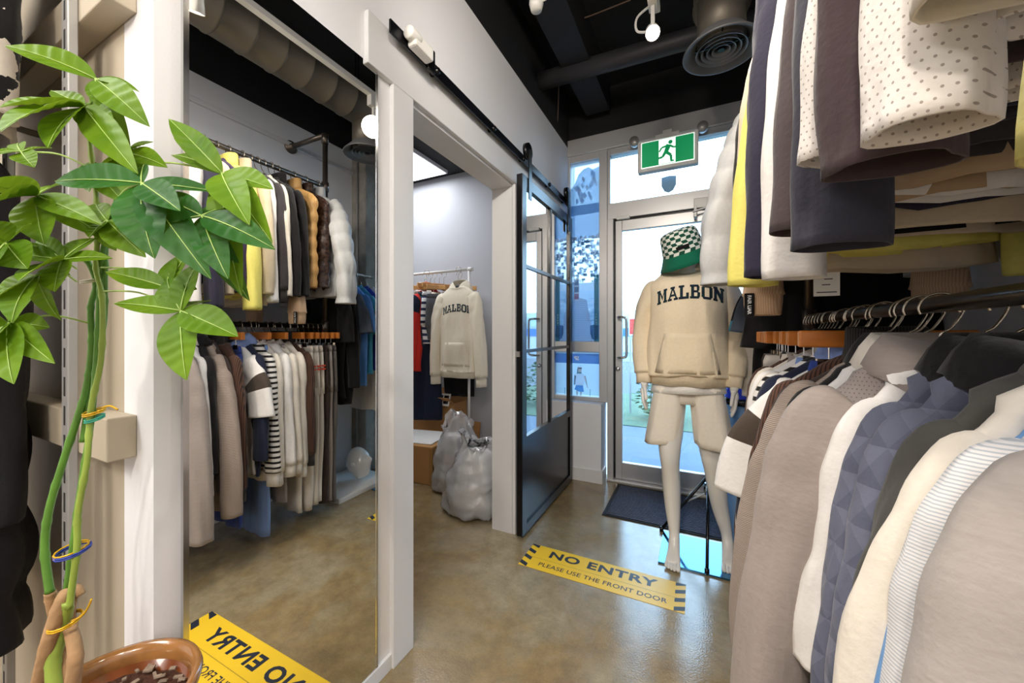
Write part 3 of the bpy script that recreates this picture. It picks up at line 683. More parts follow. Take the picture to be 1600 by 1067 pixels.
def pants(name, label, grp, loc, mt_, L=1.0, hw=.16, d=.017, rz=0, seed=0, stripe=None, folded=False, bot=.085):
    """trousers hung flat from the waistband; loc is the middle of the waistband top"""
    rg = random.Random(seed); t = thing(name, label, 'trousers', loc, rz, grp); ph = [rg.uniform(0, 6) for _ in range(4)]
    q = [[(hw * s * sgnp(cos(a), .7), d * s2 * sgnp(sin(a), .8), -z) for a in [2 * pi * j / 36 for j in range(36)]] for z, s, s2 in ((0, .96, .7), (.02, 1, .9), (.04, 1, 1))]
    M().loft(q).build('waistband', mt_, t, True, solid=.003)
    q = []
    for z, s in ((.04, 1), (.10, 1.03), (.17, 1.06), (.24, 1.08), (.3, 1.08)):
        q.append([(hw * s * sgnp(cos(a), .7), d * 1.15 * sgnp(sin(a), .8) + .003 * sin(20 * cos(a) * hw * 3 + ph[0]), -z) for a in [2 * pi * j / 36 for j in range(36)]])
    M().loft(q).build('seat', mt_, t, True, solid=.003)
    for s in (-1, 1):
        q = []
        for i in range(16):
            u = i / 15; z = .26 + (L - .26) * u; w = hw * .54 + (bot - hw * .54) * u; cx = s * (hw * .52 - (.02 * u if not folded else 0))
            q.append([(cx + w * sgnp(cos(a), .75) + .004 * sin(z * 12 + ph[1]), (-.006 if folded and s < 0 else 0) + (d * 1.1 + .006 * u) * sgnp(sin(a), .8) + .006 * u * sin(cos(a) * 5 + ph[2] + z * 4), -z) for a in [2 * pi * j / 28 for j in range(28)]])
        M().loft(q).build('leg', mt_, t, True, solid=.003)
    if stripe:
        for s in (-1, 1):
            for k in range(2): M().box(s * hw * .55 - .035, s * hw * .55 + .035, -d * 1.3 - .004, -d * 1.3 - .001, -.13 - k * .02, -.12 - k * .02).box(s * (hw + .0105) - .003, s * (hw + .0105) + .003, -.012, .012, -.13 - k * .02, -.12 - k * .02).build('stripe', stripe, t)
    return t

# palette
CRM = fab('#e0d8cc'); WHT = fab('#e6e3e1'); TAU = fab('#a5968c', 'knit', '#8b7e76'); TAU2 = fab('#a69b96', 'heather', '#90857f'); PERF = fab('#a39996', 'dots', '#766d6b', .6)
WPERF = fab('#e6e0dc', 'dots', '#a89d98', .75); CHAR = fab('#3c383b'); DBR = fab('#3f332f'); BLK = fab('#161517'); NAVY = fab('#20263c'); OLV = fab('#4b4a47')
ARG = fab('#5c6074', 'tri', '#787c90'); STR = fab('#eeeae6', 'stripe', '#22201f'); FINE = fab('#e5e3e4', 'fine', '#b9bfc8', .9); HEA = fab('#aaa39f', 'heather', '#938b87')
BRIB = fab('#5a3d30', 'rib', '#2c1f1b', 1.6); YLW = fab('#e2d873', rough=.6); PUR = fab('#3a2f4b'); TAN = fab('#b59b7d', rough=.6); KHA = fab('#cdbda4', rough=.6); TRIB = fab('#d5b595', 'rib', '#c19f80')
GOLD = fab('#b8905a', rough=.38); BSPK = fab('#4b372f', 'blotch', '#2a1e1b', 9, .35); PUFF = fab('#c6c7c8', rough=.55); DEN = fab('#6f8ec6', 'denim', '#8fa9d8'); DDEN = fab('#2b3f86', 'denim', '#3a52a0')
GRYJ = fab('#5d5856', 'denim', '#77706c'); BLU = fab('#5a8fdc'); TEAL = fab('#3f93b4'); RED = fab('#d8342c'); OLY = fab('#b9b06a', rough=.6); BLUV = fab('#3a3a86')
REDS = mat('red_stripe', '#c8442e', .7); BRN = fab('#4a4038'); WRIB = fab('#e9e4dc', 'rib', '#d2cbc1'); DRIB = fab('#3a3634', 'rib', '#1f1c1b'); PAPER = mat('tag_paper', '#e6e4e0', .6, var=.02)
GL, GU = 'clothes on the lower rail of the right rack', 'clothes on the upper rail of the right rack'
GHL, GHU = 'hangers on the lower rail', 'hangers on the upper rail'
NL, NU = 1.105, 2.045
SEED = [0]
def rack(row, y, name, cat, desc, m, **k):
    SEED[0] += 1; sd = SEED[0]; z = NL if row == 'L' else NU
    x = XR + k.pop('dx', 0) + GR_RNG.uniform(-.008, .008); rz = k.pop('rz', None); rz = R(GR_RNG.uniform(-2.5, 2.5)) if rz is None else R(rz)
    hwood = k.pop('hw_', WOODR); dz = k.pop('dz', 0)
    lab = desc; grp = GL if row == 'L' else GU
    hb = hanger(('dark red' if hwood is WOODR else 'orange') + ' wooden hanger inside the ' + k.pop('hl'), (x, y, z), rz, ZL if row == 'L' else ZU, hwood, .9 * k.get('hw', .195), GHL if row == 'L' else GHU)
    return top(name, cat, lab, grp, (x, y, z + dz), m, rz, seed=sd, **k)

# ---- lower rail, from the far end (by the door) towards the camera
for i, (y, nm, lb, m, L_, st_, hw_) in enumerate([
    (1.675, 'trousers', 'grey denim trousers at the door end of the lower rail', GRYJ, 1.02, None, .15),
    (1.640, 'trousers', 'taupe trousers hanging beside grey denim ones on the lower rail', TAU2, 1.0, None, .155),
    (1.605, 'trousers', 'black trousers hanging between taupe and cream trousers', DBR, 1.0, None, .16),
    (1.570, 'trousers', 'cream trousers with red waist stripes, next to the black trousers', CRM, .97, REDS, .16),
    (1.535, 'trousers', 'cream trousers with red waist stripes, middle of three pairs', CRM, .98, REDS, .165),
    (1.500, 'trousers', 'cream trousers with red waist stripes, farthest from the black trousers', CRM, 1.0, REDS, .165)]):
    pants(nm, lb, GL, (XR + .0, y, 1.075), m, L=L_, hw=hw_, d=.0125, seed=i + 2, stripe=st_)
    clamp_hanger(['orange clamp hanger of the grey denim trousers', 'orange clamp hanger of the taupe trousers', 'orange clamp hanger of the black trousers', 'orange clamp hanger of the cream trousers next to black ones', 'orange clamp hanger of the middle cream trousers', 'orange clamp hanger of the cream trousers nearest the knits'][i], (XR, y, 1.135), R((i % 3 - 1) * 2), ZL, .168, grp='clamp hangers on the lower rail')
rack('L', 1.455, 'ribbed_cardigan', 'cardigan', 'dark brown cardigan with ribbed shoulders beside the cream trousers', BRIB, hl='dark brown ribbed cardigan', L=.66, slen=.58, d=.018, rib=DRIB, cmat=DRIB, collar='stand', hw=.188)
rack('L', 1.405, 'zip_sweater', 'sweater', 'cream sweater with dark ribbed collar next to the brown cardigan', CRM, hl='cream sweater with dark collar', L=.68, slen=.63, d=.018, rib=WRIB, collar='stand', cmat=DRIB)
rack('L', 1.36, 'sweater', 'sweater', 'cream white sweater, first of three beside the dark collared one', CRM, hl='first cream white sweater', L=.66, slen=.6, d=.018, rib=WRIB)
rack('L', 1.315, 'sweater', 'sweater', 'cool white sweater between two cream ones on the lower rail', WHT, hl='cool white sweater', L=.67, slen=.6, d=.018, rib=WRIB)
rack('L', 1.27, 'sweater', 'sweater', 'cream sweater with long cuffs next to the striped knit', CRM, hl='cream sweater by the striped knit', L=.7, slen=.63, d=.018, rib=WRIB)
rack('L', 1.225, 'striped_sweater', 'sweater', 'white knit sweater with black stripes on body and sleeves', STR, hl='black striped white knit', L=.7, slen=.62, d=.018, rib=WRIB)
rack('L', 1.18, 'polo_shirt', 'polo shirt', 'navy polo shirt with light blue collar on the lower rail', NAVY, hl='navy polo with light blue collar', L=.7, slen=.5, d=.017, collar='polo', cmat=fab('#8aa0d6'))
rack('L', 1.135, 'banded_tee', 'T-shirt', 'white T-shirt whose wide sleeve has one dark brown band', WHT, hl='white T-shirt with banded sleeve', L=.7, slen=.27, short=True, d=.02, spread=.03, sw=1.1, band=(.52, .72, BRN), rz=-8, dx=.012)
rack('L', 1.075, 'ribbed_jacket', 'jacket', 'dark brown ribbed knit jacket between banded T-shirt and taupe knit', BRIB, hl='dark brown ribbed knit jacket', L=.72, slen=.64, d=.024, collar='stand', rib=DRIB, hw=.19)
rack('L', 1.02, 'sweatshirt', 'sweatshirt', 'dark charcoal sweatshirt squeezed behind the taupe knit sweater', DBR, hl='dark charcoal sweatshirt', L=.7, slen=.6, d=.022)
rack('L', 1.005, 'knit_sweater', 'sweater', 'large taupe fine knit sweater with long hanging sleeves', TAU, hl='large taupe knit sweater', L=.82, slen=.72, d=.024, hw=.175, sw=1.2, spread=.045)
rack('L', .96, 'polo_shirt', 'polo shirt', 'black polo shirt tucked behind the grey perforated shirt', BLK, hl='black polo behind perforated shirt', L=.7, slen=.5, d=.016, collar='polo', hw=.17)
rack('L', .925, 'long_shirt', 'shirt', 'white long shirt behind the grey perforated one', WHT, hl='white long shirt', L=.75, slen=.6, d=.016, collar='polo', cmat=CRM, hw=.165)
rack('L', .88, 'perforated_shirt', 'shirt', 'grey taupe perforated shirt with turned up collar and heather sleeves', PERF, smat=TAU2, hl='grey perforated shirt', L=.86, slen=.78, d=.024, collar='polo', cmat=TAU2, hw=.165, sw=1.3, spread=.06)
rack('L', .838, 'dress_shirt', 'shirt', 'bright white shirt in front of the grey perforated shirt', WHT, hl='bright white shirt', L=.70, slen=.44, d=.018, collar='crew', hw=.148, dx=.025, spread=.02)
rack('L', .795, 'patterned_polo', 'polo shirt', 'slate blue polo shirt with triangle pattern and black collar, rear one', ARG, hl='rear triangle patterned polo', L=.74, slen=.56, d=.018, collar='polo', cmat=BLK, hw_=WOODO, hw=.145, dx=.03, spread=.02)
rack('L', .735, 'patterned_polo', 'polo shirt', 'slate blue triangle patterned polo shirt nearest the olive jacket', ARG, hl='front triangle patterned polo', L=.72, slen=.54, d=.016, collar='polo', cmat=BLK, hw_=WOODO, hw=.145, dx=.035, spread=.02)
rack('L', .66, 'fleece_jacket', 'jacket', 'dark olive grey jacket between patterned polo and cream sweater', OLV, hl='dark olive grey jacket', L=.9, slen=.84, d=.018, collar='crew', hw=.15, dx=.04, spread=.035)
rack('L', .605, 'sweater', 'sweater', 'plain cream sweater in front of the olive grey jacket', CRM, hl='plain cream front sweater', L=.86, slen=.8, d=.018, hw=.152, dx=.04, spread=.04)
rack('L', .578, 'shirt', 'shirt', 'light blue shirt showing as a thin strip behind striped knit', fab('#6d9ed6'), hl='light blue shirt', L=.8, slen=.72, d=.012, hw=.145, dx=.04, spread=.035)
rack('L', .553, 'fine_striped_knit', 'sweater', 'white knit with fine grey blue stripes behind the heather sweater', FINE, hl='fine striped white knit', L=.84, slen=.74, d=.018, hw=.15, dx=.04, sw=1.1, spread=.035)
rack('L', .50, 'heather_sweater', 'sweater', 'pale grey heather sweater nearest the camera on the lower rail', HEA, hl='pale grey heather sweater', L=.82, slen=.74, d=.026, hw=.155, dx=.045, sw=1.15, spread=.045, collar='crew', cmat=fab('#5f8f94'))
# jeans hanging low behind the knits
for i, (y, m, lb) in enumerate([(1.10, DDEN, 'dark blue jeans hanging low between knits on the lower rail'), (1.235, DEN, 'light blue denim trousers hanging low below the striped knit'), (1.33, TAU2, 'taupe wide trousers hanging below the cream sweaters'), (1.43, CRM, 'cream wide trousers hanging below the brown cardigan')]):
    pants('jeans' if i < 2 else 'trousers', lb, GL, (XR - .01, y + .02, 1.085), m, L=[.94, 1.05, .9, 1.0][i], hw=.12, d=.008, seed=30 + i, folded=True, bot=.075)
    clamp_hanger('orange clamp hanger of the ' + ['dark blue jeans', 'light blue denim trousers', 'taupe wide trousers', 'cream wide trousers'][i], (XR, y + .02, 1.135), 0, ZL, .15, grp='clamp hangers on the lower rail')

# ---- upper rail, from the far end towards the camera
rack('U', 1.645, 'puffer_jacket', 'puffer jacket', 'pale grey white puffer jacket at the door end of the upper rail', PUFF, hl='pale grey puffer jacket', L=.66, slen=.60, d=.045, puffer=.085, hw=.195, sw=1.3, collar='stand', spread=.075, rib=None)
rack('U', 1.565, 'puffer_vest', 'puffer vest', 'glossy dark brown puffer vest next to the pale puffer jacket', BSPK, hl='dark brown puffer vest', L=.62, d=.034, puffer=.075, hw=.225, sleeves=False, collar='stand')
rack('U', 1.485, 'puffer_vest', 'puffer vest', 'shiny gold puffer vest beside the dark brown vest', GOLD, hl='shiny gold puffer vest', L=.62, d=.04, puffer=.08, hw=.228, sleeves=False, collar='stand')
t, b = rack('U', 1.39, 'bomber_jacket', 'jacket', 'black bomber jacket with long tan ribbed cuffs and black label tab', BLK, hl='black bomber jacket', L=.70, slen=.57, d=.022, collar='stand', sw=1.0, spread=-.005)
for sx_ in (-1, 1):
    q = []
    for zc, w_, d_ in ((-.66, .040, .03), (-.70, .046, .034), (-.765, .052, .038), (-.775, .055, .040), (-.778, .050, .036), (-.80, .049, .036), (-.835, .046, .034), (-.838, .043, .031)):
        q.append([(sx_ * .192 + w_ * sgnp(cos(a), .8), -.012 + d_ * sgnp(sin(a), .8), zc) for a in [2 * pi * jj / 32 for jj in range(32)]])
    M().loft(q).build('ribbed_cuff', TRIB, t, True, solid=.003)
lt = M().box(-.243, -.217, -.052, -.0495, -.842, -.772).build('label_tab', BLK, t)
text('lettering', 'FAIR LIAR', .0135, lambda x, y: (-.23 + y, -.0526, -.807 - x), mat('label_white', '#e8e8e8', .6), lt, .0005)
rack('U', 1.345, 'sweater', 'sweater', 'black sweater beside the black bomber jacket on the upper rail', BLK, hl='black upper sweater', L=.68, slen=.58, d=.018)
rack('U', 1.308, 'sweater', 'sweater', 'cream sweater between black and charcoal ones on the upper rail', CRM, hl='cream upper sweater', L=.68, slen=.58, d=.017)
rack('U', 1.27, 'sweatshirt', 'sweatshirt', 'charcoal sweatshirt with long cuffs on the upper rail', CHAR, hl='charcoal sweatshirt with long cuffs', L=.66, slen=.58, d=.018, rib=DRIB)
rack('U', 1.235, 'sweater', 'sweater', 'white sweater squeezed beside the yellow windbreaker', WHT, hl='white sweater by yellow windbreaker', L=.70, slen=.62, d=.016)
rack('U', 1.19, 'cream_jacket', 'jacket', 'cream jacket with wide open hem above the lower rail', KHA, hl='cream wide hem jacket', L=.745, slen=.58, d=.026, flare=.015, collar='stand')
rack('U', 1.125, 'windbreaker', 'windbreaker', 'pale yellow windbreaker with long sleeve hanging down', YLW, hl='pale yellow windbreaker', L=.71, slen=.665, d=.026, sw=1.15, collar='stand', hw=.185, spread=.035)
rack('U', 1.07, 'zip_jacket', 'jacket', 'dark purple jacket beside the yellow windbreaker', PUR, hl='dark purple jacket', L=.66, slen=.58, d=.02)
rack('U', 1.01, 'quilted_vest', 'vest', 'khaki cream vest with black lining and open hem', KHA, hl='khaki cream vest', L=.70, d=.034, sleeves=False, hw=.215, flare=.02, collar='stand')
M().loft([[(.207 * s * sgnp(cos(a), .75), .034 * s * sgnp(sin(a), .8), -z) for a in [2 * pi * j / 40 for j in range(40)]] for z, s in ((.3, .95), (.69, .97))]).build('lining', BLK, [o for o in C.objects if o.name.startswith('quilted_vest')][0], True)
qv = [o for o in C.objects if o.name.startswith('quilted_vest')][0]
tg_ = M().box(-.14, -.096, -.001, .001, -.815, -.765).tube([(-.118, 0, -.765), (-.118, 0, -.69)], .0006, 5).build('hang_tag', PAPER, qv)
M().box(-.135, -.101, -.0016, -.001, -.808, -.806).box(-.126, -.112, -.0016, -.001, -.792, -.79).box(-.122, -.108, -.0016, -.001, -.78, -.778).build('tag_print', INK, tg_)
rack('U', .965, 'zip_jacket', 'jacket', 'dark violet navy jacket between khaki vest and white long sleeved shirt', fab('#2c2a3c'), hl='dark violet navy jacket', L=.66, slen=.665, d=.018, sw=1.2)
rack('U', .90, 'long_sleeve_shirt', 'shirt', 'white long sleeved shirt with longest cuffs beside the tan vest', WHT, hl='longest white long sleeved shirt', L=.66, slen=.68, d=.02, sw=1.1, arms_y=-.01, dx=.02)
rack('U', .845, 'tan_vest', 'vest', 'tan brown sleeveless vest with boxy hem on the upper rail', TAN, hl='tan sleeveless vest', L=.665, d=.034, sleeves=False, hw=.21, flare=.01, collar='stand')
rack('U', .765, 'piped_jacket', 'jacket', 'dark grey brown jacket with brown piped sleeves', CHAR, smat=fab('#4a4042'), hl='dark piped jacket', L=.64, slen=.62, d=.024, sw=1.35, dx=.018)
rack('U', .70, 'sweatshirt', 'sweatshirt', 'dark navy sweatshirt hanging beside the dark piped jacket', fab('#33333f'), hl='dark navy sweatshirt', L=.62, slen=.66, d=.02, sw=1.25, dx=.03)
rack('U', .625, 'perforated_shirt', 'shirt', 'white perforated shirt with smooth long sleeves, the farther one', WPERF, hl='farther white perforated shirt', L=.62, slen=.56, d=.022, sw=1.3, dx=.035)
rack('U', .555, 'sweatshirt', 'sweatshirt', 'dark brown sweatshirt between the two white perforated shirts', fab('#43363a'), hl='dark brown upper sweatshirt', L=.62, slen=.605, d=.022, sw=1.25, dx=.038)
rack('U', .475, 'perforated_shirt', 'shirt', 'white perforated shirt with wide sleeve openings, nearest the camera', WPERF, hl='nearest white perforated shirt', L=.63, slen=.60, d=.028, sw=.95, dx=.03)
rack('U', .395, 'long_sleeve_shirt', 'shirt', 'off white long sleeved top beside the olive yellow jacket', CRM, hl='off white upper top', L=.6, slen=.53, d=.022, sw=1.2, dx=.05)
rack('U', .33, 'windbreaker', 'windbreaker', 'olive yellow windbreaker nearest the camera with violet lining', OLY, hl='olive yellow windbreaker', L=.66, slen=.69, d=.026, sw=1.2, collar='stand', hw=.175, dx=.05)

# ------------------------------------------------------------------ lettering that follows cloth
GLY = {  # slab letters as quads in a 0..1 box
 'M': [((0,0),(.34,0),(.34,.14),(0,.14)), ((.08,.14),(.26,.14),(.26,.86),(.08,.86)), ((0,.86),(.3,.86),(.3,1),(0,1)), ((.26,.86),(.3,1),(.56,.42),(.5,.2)), ((.5,.2),(.56,.42),(.7,1),(.76,.86)) , ((.74,.14),(.92,.14),(.92,.86),(.74,.86)), ((.66,0),(1,0),(1,.14),(.66,.14)), ((.7,.86),(1,.86),(1,1),(.7,1))],
 'A': [((0,0),(.36,0),(.36,.14),(0,.14)), ((.08,.14),(.26,.14),(.52,.86),(.36,.86)), ((.74,.14),(.92,.14),(.64,.86),(.48,.86)), ((.64,0),(1,0),(1,.14),(.64,.14)), ((.28,.86),(.68,.86),(.68,1),(.28,1)), ((.3,.3),(.7,.3),(.66,.43),(.34,.43))],
 'L': [((0,0),(.95,0),(.95,.15),(0,.15)), ((.14,.15),(.36,.15),(.36,.86),(.14,.86)), ((0,.86),(.5,.86),(.5,1),(0,1)), ((.76,.15),(.95,.15),(.95,.42),(.76,.42))],
 'B': [((0,0),(.8,0),(.9,.14),(0,.14)), ((.12,.14),(.34,.14),(.34,.86),(.12,.86)), ((0,.86),(.86,.86),(.76,1),(0,1)), ((.34,.44),(.8,.44),(.74,.57),(.34,.57)), ((.72,.14),(.92,.14),(.94,.42),(.74,.44)), ((.68,.57),(.84,.57),(.88,.86),(.68,.86))],
 'O': [((.2,0),(.8,0),(.95,.15),(.05,.15)), ((.05,.85),(.95,.85),(.8,1),(.2,1)), ((.0,.15),(.24,.15),(.24,.85),(0,.85)), ((.76,.15),(1,.15),(1,.85),(.76,.85))],
 'N': [((0,0),(.36,0),(.36,.14),(0,.14)), ((.08,.14),(.28,.14),(.28,.86),(.08,.86)), ((0,.86),(.32,.86),(.36,1),(0,1)), ((.28,.62),(.32,1),(.92,.3),(.72,0)), ((.72,0),(.92,0),(.92,.86),(.72,.86)), ((.64,.86),(1,.86),(1,1),(.64,1))]}
INKP = fab('#1d3a3a', 'tri', '#1b2038', .5)
def cloth_word(name, word, body, parent, x0, x1, z0, hgt, arc, m):
    bv = BVHTree.FromPolygons([v.co for v in body.data.vertices], [tuple(q.vertices) for q in body.data.polygons])
    mm = M(); n = len(word); cw = (x1 - x0) / n; K = 5
    for i, ch in enumerate(word):
        for q in GLY[ch]:
            q = [Vector(a) for a in q]; cc = sum(q, Vector((0, 0))) / 4; g = []
            q = [a + Vector((math.copysign(.035, a.x - cc.x), math.copysign(.012, a.y - cc.y))) for a in q]
            for a in range(K + 1):
                for b in range(K + 1):
                    s, t = a / K, b / K
                    P = (q[0] * (1 - s) + q[1] * s) * (1 - t) + (q[3] * (1 - s) + q[2] * s) * t
                    x = x0 + (i + .06 + P.x * .88) * cw; tt = (x - (x0 + x1) / 2) / ((x1 - x0) / 2)
                    z = z0 + P.y * hgt + arc * (1 - tt * tt)
                    h = bv.ray_cast(Vector((x, -1, z)), Vector((0, 1, 0)))
                    g.append((x, (h[0].y if h[0] else 0) - .0035, z))
            mm.add(g, [(a * (K + 1) + b, (a + 1) * (K + 1) + b, (a + 1) * (K + 1) + b + 1, a * (K + 1) + b + 1) for a in range(K) for b in range(K)])
    return mm.build(name, m, parent)
def cloth_patch(name, pts, body, parent, m, off=.004, K=8, solid=.002):
    """quad patch (pocket) laid on the front of a garment"""
    bv = BVHTree.FromPolygons([v.co for v in body.data.vertices], [tuple(q.vertices) for q in body.data.polygons]); g = []
    q = [Vector(a) for a in pts]
    for a in range(K + 1):
        for b in range(K + 1):
            s, t = a / K, b / K; P = (q[0] * (1 - s) + q[1] * s) * (1 - t) + (q[3] * (1 - s) + q[2] * s) * t
            h = bv.ray_cast(Vector((P.x, -1, P.y)), Vector((0, 1, 0))); g.append((P.x, (h[0].y if h[0] else 0) - off, P.y))
    return M().add(g, [(a * (K + 1) + b, (a + 1) * (K + 1) + b, (a + 1) * (K + 1) + b + 1, a * (K + 1) + b + 1) for a in range(K) for b in range(K)]).build(name, m, parent, True, solid=solid)

# ------------------------------------------------------------------ mannequin
MX, MY = -.045, 2.17
mq = thing('mannequin', 'white mannequin in cream hoodie, white shorts and checkered bucket hat by the exit door', 'mannequin', (MX, MY, 0))
def skin_mesh(name, nodes, edges, m, parent, root=0, sub=2):
    me = bpy.data.meshes.new(name); me.from_pydata([n[:3] for n in nodes], edges, []); me.materials.append(m)
    o = bpy.data.objects.new(name, me); C.objects.link(o); o.parent = parent
    o.modifiers.new('skin', 'SKIN'); sv = me.skin_vertices[0].data
    for i, n in enumerate(nodes):
        sv[i].radius = (n[3], n[4] if len(n) > 4 else n[3]); sv[i].use_root = (i == root)
    q = o.modifiers['skin']; q.use_smooth_shade = True; q.branch_smoothing = .6
    u = o.modifiers.new('sub', 'SUBSURF'); u.levels = sub; u.render_levels = sub
    return o
nodes = []; edges = []
def chain(pts, start=None):
    prev = start
    for p in pts:
        nodes.append(p); i = len(nodes) - 1
        if prev is not None: edges.append((prev, i))
        prev = i
    return prev
chain([(0, 0, .93, .125, .10)])
chest = chain([(0, 0, 1.06, .115, .095), (0, .005, 1.20, .13, .10), (0, .01, 1.33, .14, .10)], 0)
chain([(0, .01, 1.43, .075), (0, 0, 1.50, .053), (0, -.01, 1.56, .05), (0, -.015, 1.615, .052)], chest)
def hand(w, px, s, start):
    """palm, four bent fingers and a thumb, hanging down from wrist w"""
    x, y, z = w
    pa = chain([(x, y - .004, z - .035, .020, .026), (x + s * .003, y - .012, z - .07, .016, .034)], start)
    for k in range(4):
        fy = y - .038 + k * .017; ln = (.068, .076, .072, .056)[k]
        chain([(x + s * .004, fy - .002, z - .09, .0085), (x - s * .0, fy - .004, z - .09 - ln * .45, .008), (x - s * .008, fy - .001, z - .09 - ln * .8, .0072), (x - s * .014, fy + .004, z - .09 - ln, .006)], pa)
    chain([(x - s * .008, y - .04, z - .055, .010), (x - s * .014, y - .056, z - .085, .009), (x - s * .018, y - .06, z - .108, .007)], start + 1)
for s in (-1, 1):
    e = chain([(s * .155, .01, 1.375, .06), (s * .19, .01, 1.26, .05), (s * .21, .01, 1.12, .043), (s * .212, -.02, 1.02, .038), (s * .208, -.055, .91, .027)], chest)
    hand((s * .208, -.055, .91), 0, s, e)
for s, kx, ky, ax, ay in ((-1, -.083, -.04, -.06, -.045), (1, .115, .0, .185, .05)):
    hp = chain([(s * .085, 0, .84, .088), (s * .085 + (kx - s * .085) * .5, ky * .5 - .005, .65, .072), (kx, ky - .012, .50, .054), (kx + (ax - kx) * .12, ky + .004, .44, .047), (kx + (ax - kx) * .3, ky + .022, .355, .054, .05), (kx + (ax - kx) * .55, ky + .5 * (ay - ky) + .02, .24, .043), (ax, ay, .11, .029), (ax, ay - .002, .06, .032)], 0)
    chain([(ax, ay + .032, .032, .024)], hp)
    mid = chain([(ax - s * .0, ay - .055, .04, .034, .026), (ax + s * .004, ay - .11, .026, .042, .018)], hp)
    for k, dx in enumerate((-.028, -.012, .002, .015, .027)):
        ln = (.044, .046, .042, .037, .03)[k]; xx = ax + s * (dx + .004)
        chain([(xx, ay - .125, .017, .0095 if k else .013), (xx, ay - .125 - ln * .6, .014, .0085 if k else .012), (xx, ay - .125 - ln, .0105, .007 if k else .010)], mid)
skin_mesh('body', nodes, edges, WHITEG, mq)
HOODC = fab('#f3e2c6'); SHC = fab('#f3ebdf')
# hoodie
t, bod = top('hoodie', 'x', 'x', None, (0, 0, 1.50), HOODC, hw=.19, L=.565, d=.125, collar='hood', rib=HOODC, seed=91, neckw=1.15, sw=.86, fold=1.3, flare=.012,
             spath=[(.125, 0, -.10), (.165, 0, -.14), (.205, .008, -.24), (.222, .01, -.36), (.218, -.025, -.47), (.21, -.05, -.58)])
for k in ('label', 'category'): del t[k]
t.parent = mq; t.empty_display_size = .02
cloth_word('lettering', 'MALBON', bod, t, -.14, .165, -.205, .068, .028, INKP)
cloth_patch('front_pocket', [(-.15, -.55), (.15, -.55), (.105, -.35), (-.105, -.35)], bod, t, HOODC)
# white T-shirt hem and shorts
M().loft([[(.176 * s * sgnp(cos(a), .8), .116 * s * sgnp(sin(a), .85) + .003 * sin(9 * a), z + .006 * cos(a)) for a in [2 * pi * j / 40 for j in range(40)]] for z, s in ((.98, .8), (.905, .9), (.885, .97), (.846, 1.02))]).build('shirt_hem', fab('#f2efec'), mq, True, solid=.003)
sh_ = bpy.data.objects.new('shorts', None); C.objects.link(sh_); sh_.parent = mq
M().loft([[((.150) * s * sgnp(cos(a), .85), .084 * s * sgnp(sin(a), .9), z) for a in [2 * pi * j / 40 for j in range(40)]] for z, s in ((.97, .95), (.9, 1.0), (.83, 1.02), (.79, 1.02))]).build('seat', SHC, sh_, True, solid=.003)
for s, dx in ((-1, -.035), (1, .045)):
    q = []
    for i in range(12):
        u = i / 11; z = .875 - .30 * u; cx = s * .082 + dx * u; w = .078 + .014 * u
        q.append([(cx + w * sgnp(cos(a), .8) + .003 * sin(8 * a + u * 4), (.104 - .008 * u) * sgnp(sin(a), .85) * (1 + .03 * sin(5 * a)), z - .012 * cos(a) * s * u) for a in [2 * pi * j / 36 for j in range(36)]])
    q.append([(cx + (x - cx) * .985, y * .985, z - .0) for x, y, z in q[-1]])
    M().loft(q).build('leg', SHC, sh_, True, solid=.003)
    M().loft([[(x, y * 1.012, z + dz) for x, y, z in q[-2]] for dz in (.028, .026)]).build('hem_seam', SHC, sh_, True)
# bucket hat
hat = bpy.data.objects.new('bucket_hat', None); C.objects.link(hat); hat.parent = mq; hat.location = (-.012, -.02, 1.552); hat.rotation_euler = (R(14), R(-16), 0)
HG = fab('#0f6a50'); HC1 = fab('#eef0e8'); HC2 = fab('#17503f')
crown = M(); S = 48; rr = []
prof = [(.104, .02), (.102, .036), (.1, .052), (.098, .068), (.096, .084), (.094, .1), (.091, .116), (.086, .13), (.074, .139), (.055, .144), (.03, .147), (.004, .148)]
for k, (r, z) in enumerate(prof): rr.append([(r * cos(2 * pi * (j + .5 * (k % 2)) / S), r * 1.12 * sin(2 * pi * (j + .5 * (k % 2)) / S), z) for j in range(S)])
crown.loft(rr, False, True, mfun=lambda i, j: (j // 2 + i) % 2)
crown.build('crown', [HC1, HC2], hat, True)
M().loft([[(r * cos(2 * pi * j / S), r * 1.1 * sin(2 * pi * j / S), z) for j in range(S)] for r, z in ((.103, .024), (.112, .004), (.124, -.02), (.137, -.043), (.134, -.044), (.12, -.02), (.10, .02))]).build('brim', HG, hat, True)
M().box(-.03, .03, -.118, -.112, .045, .062).build('patch', BLK, hat)
# glass base plate and rod
M().box(-.13, .30, -.165, .16, .0005, .009).build('base_plate', mat('base_plate_steel', '#4a86b4', .08, metal=.9, var=.02), mq, bevel=.001)

# black folding tripod behind the mannequin
tp = thing('tripod_stand', 'black folding tripod stand with silver collar behind the mannequin legs', 'tripod', (.055, 2.34, 0))
M().tube([(0, 0, .27), (0, 0, .80)], .011, 12).build('pole', BMET, tp, True)
M().lathe([(0, -.03), (.02, -.03), (.024, 0), (.02, .03), (0, .03)], (0, 0, .29), 16).build('collar', CHROME, tp, True)
for a, b in (((-.012, -.325, .013), (0, -.02, .3)), ((-.24, -.0, .012), (0, 0, .36)), ((.2, .12, .012), (0, 0, .33))):
    lg = M().tube([a, b], .008, 10).build('leg', BMET, tp, True)
    M().lathe([(0, -.012), (.011, -.012), (.011, .014), (0, .014)], a, 12).build('rubber_foot', BMET, lg, True)
M().tube([(-.12, 0, .19), (0, .0, .27)], .005, 8).build('brace', ALUD, tp, True)

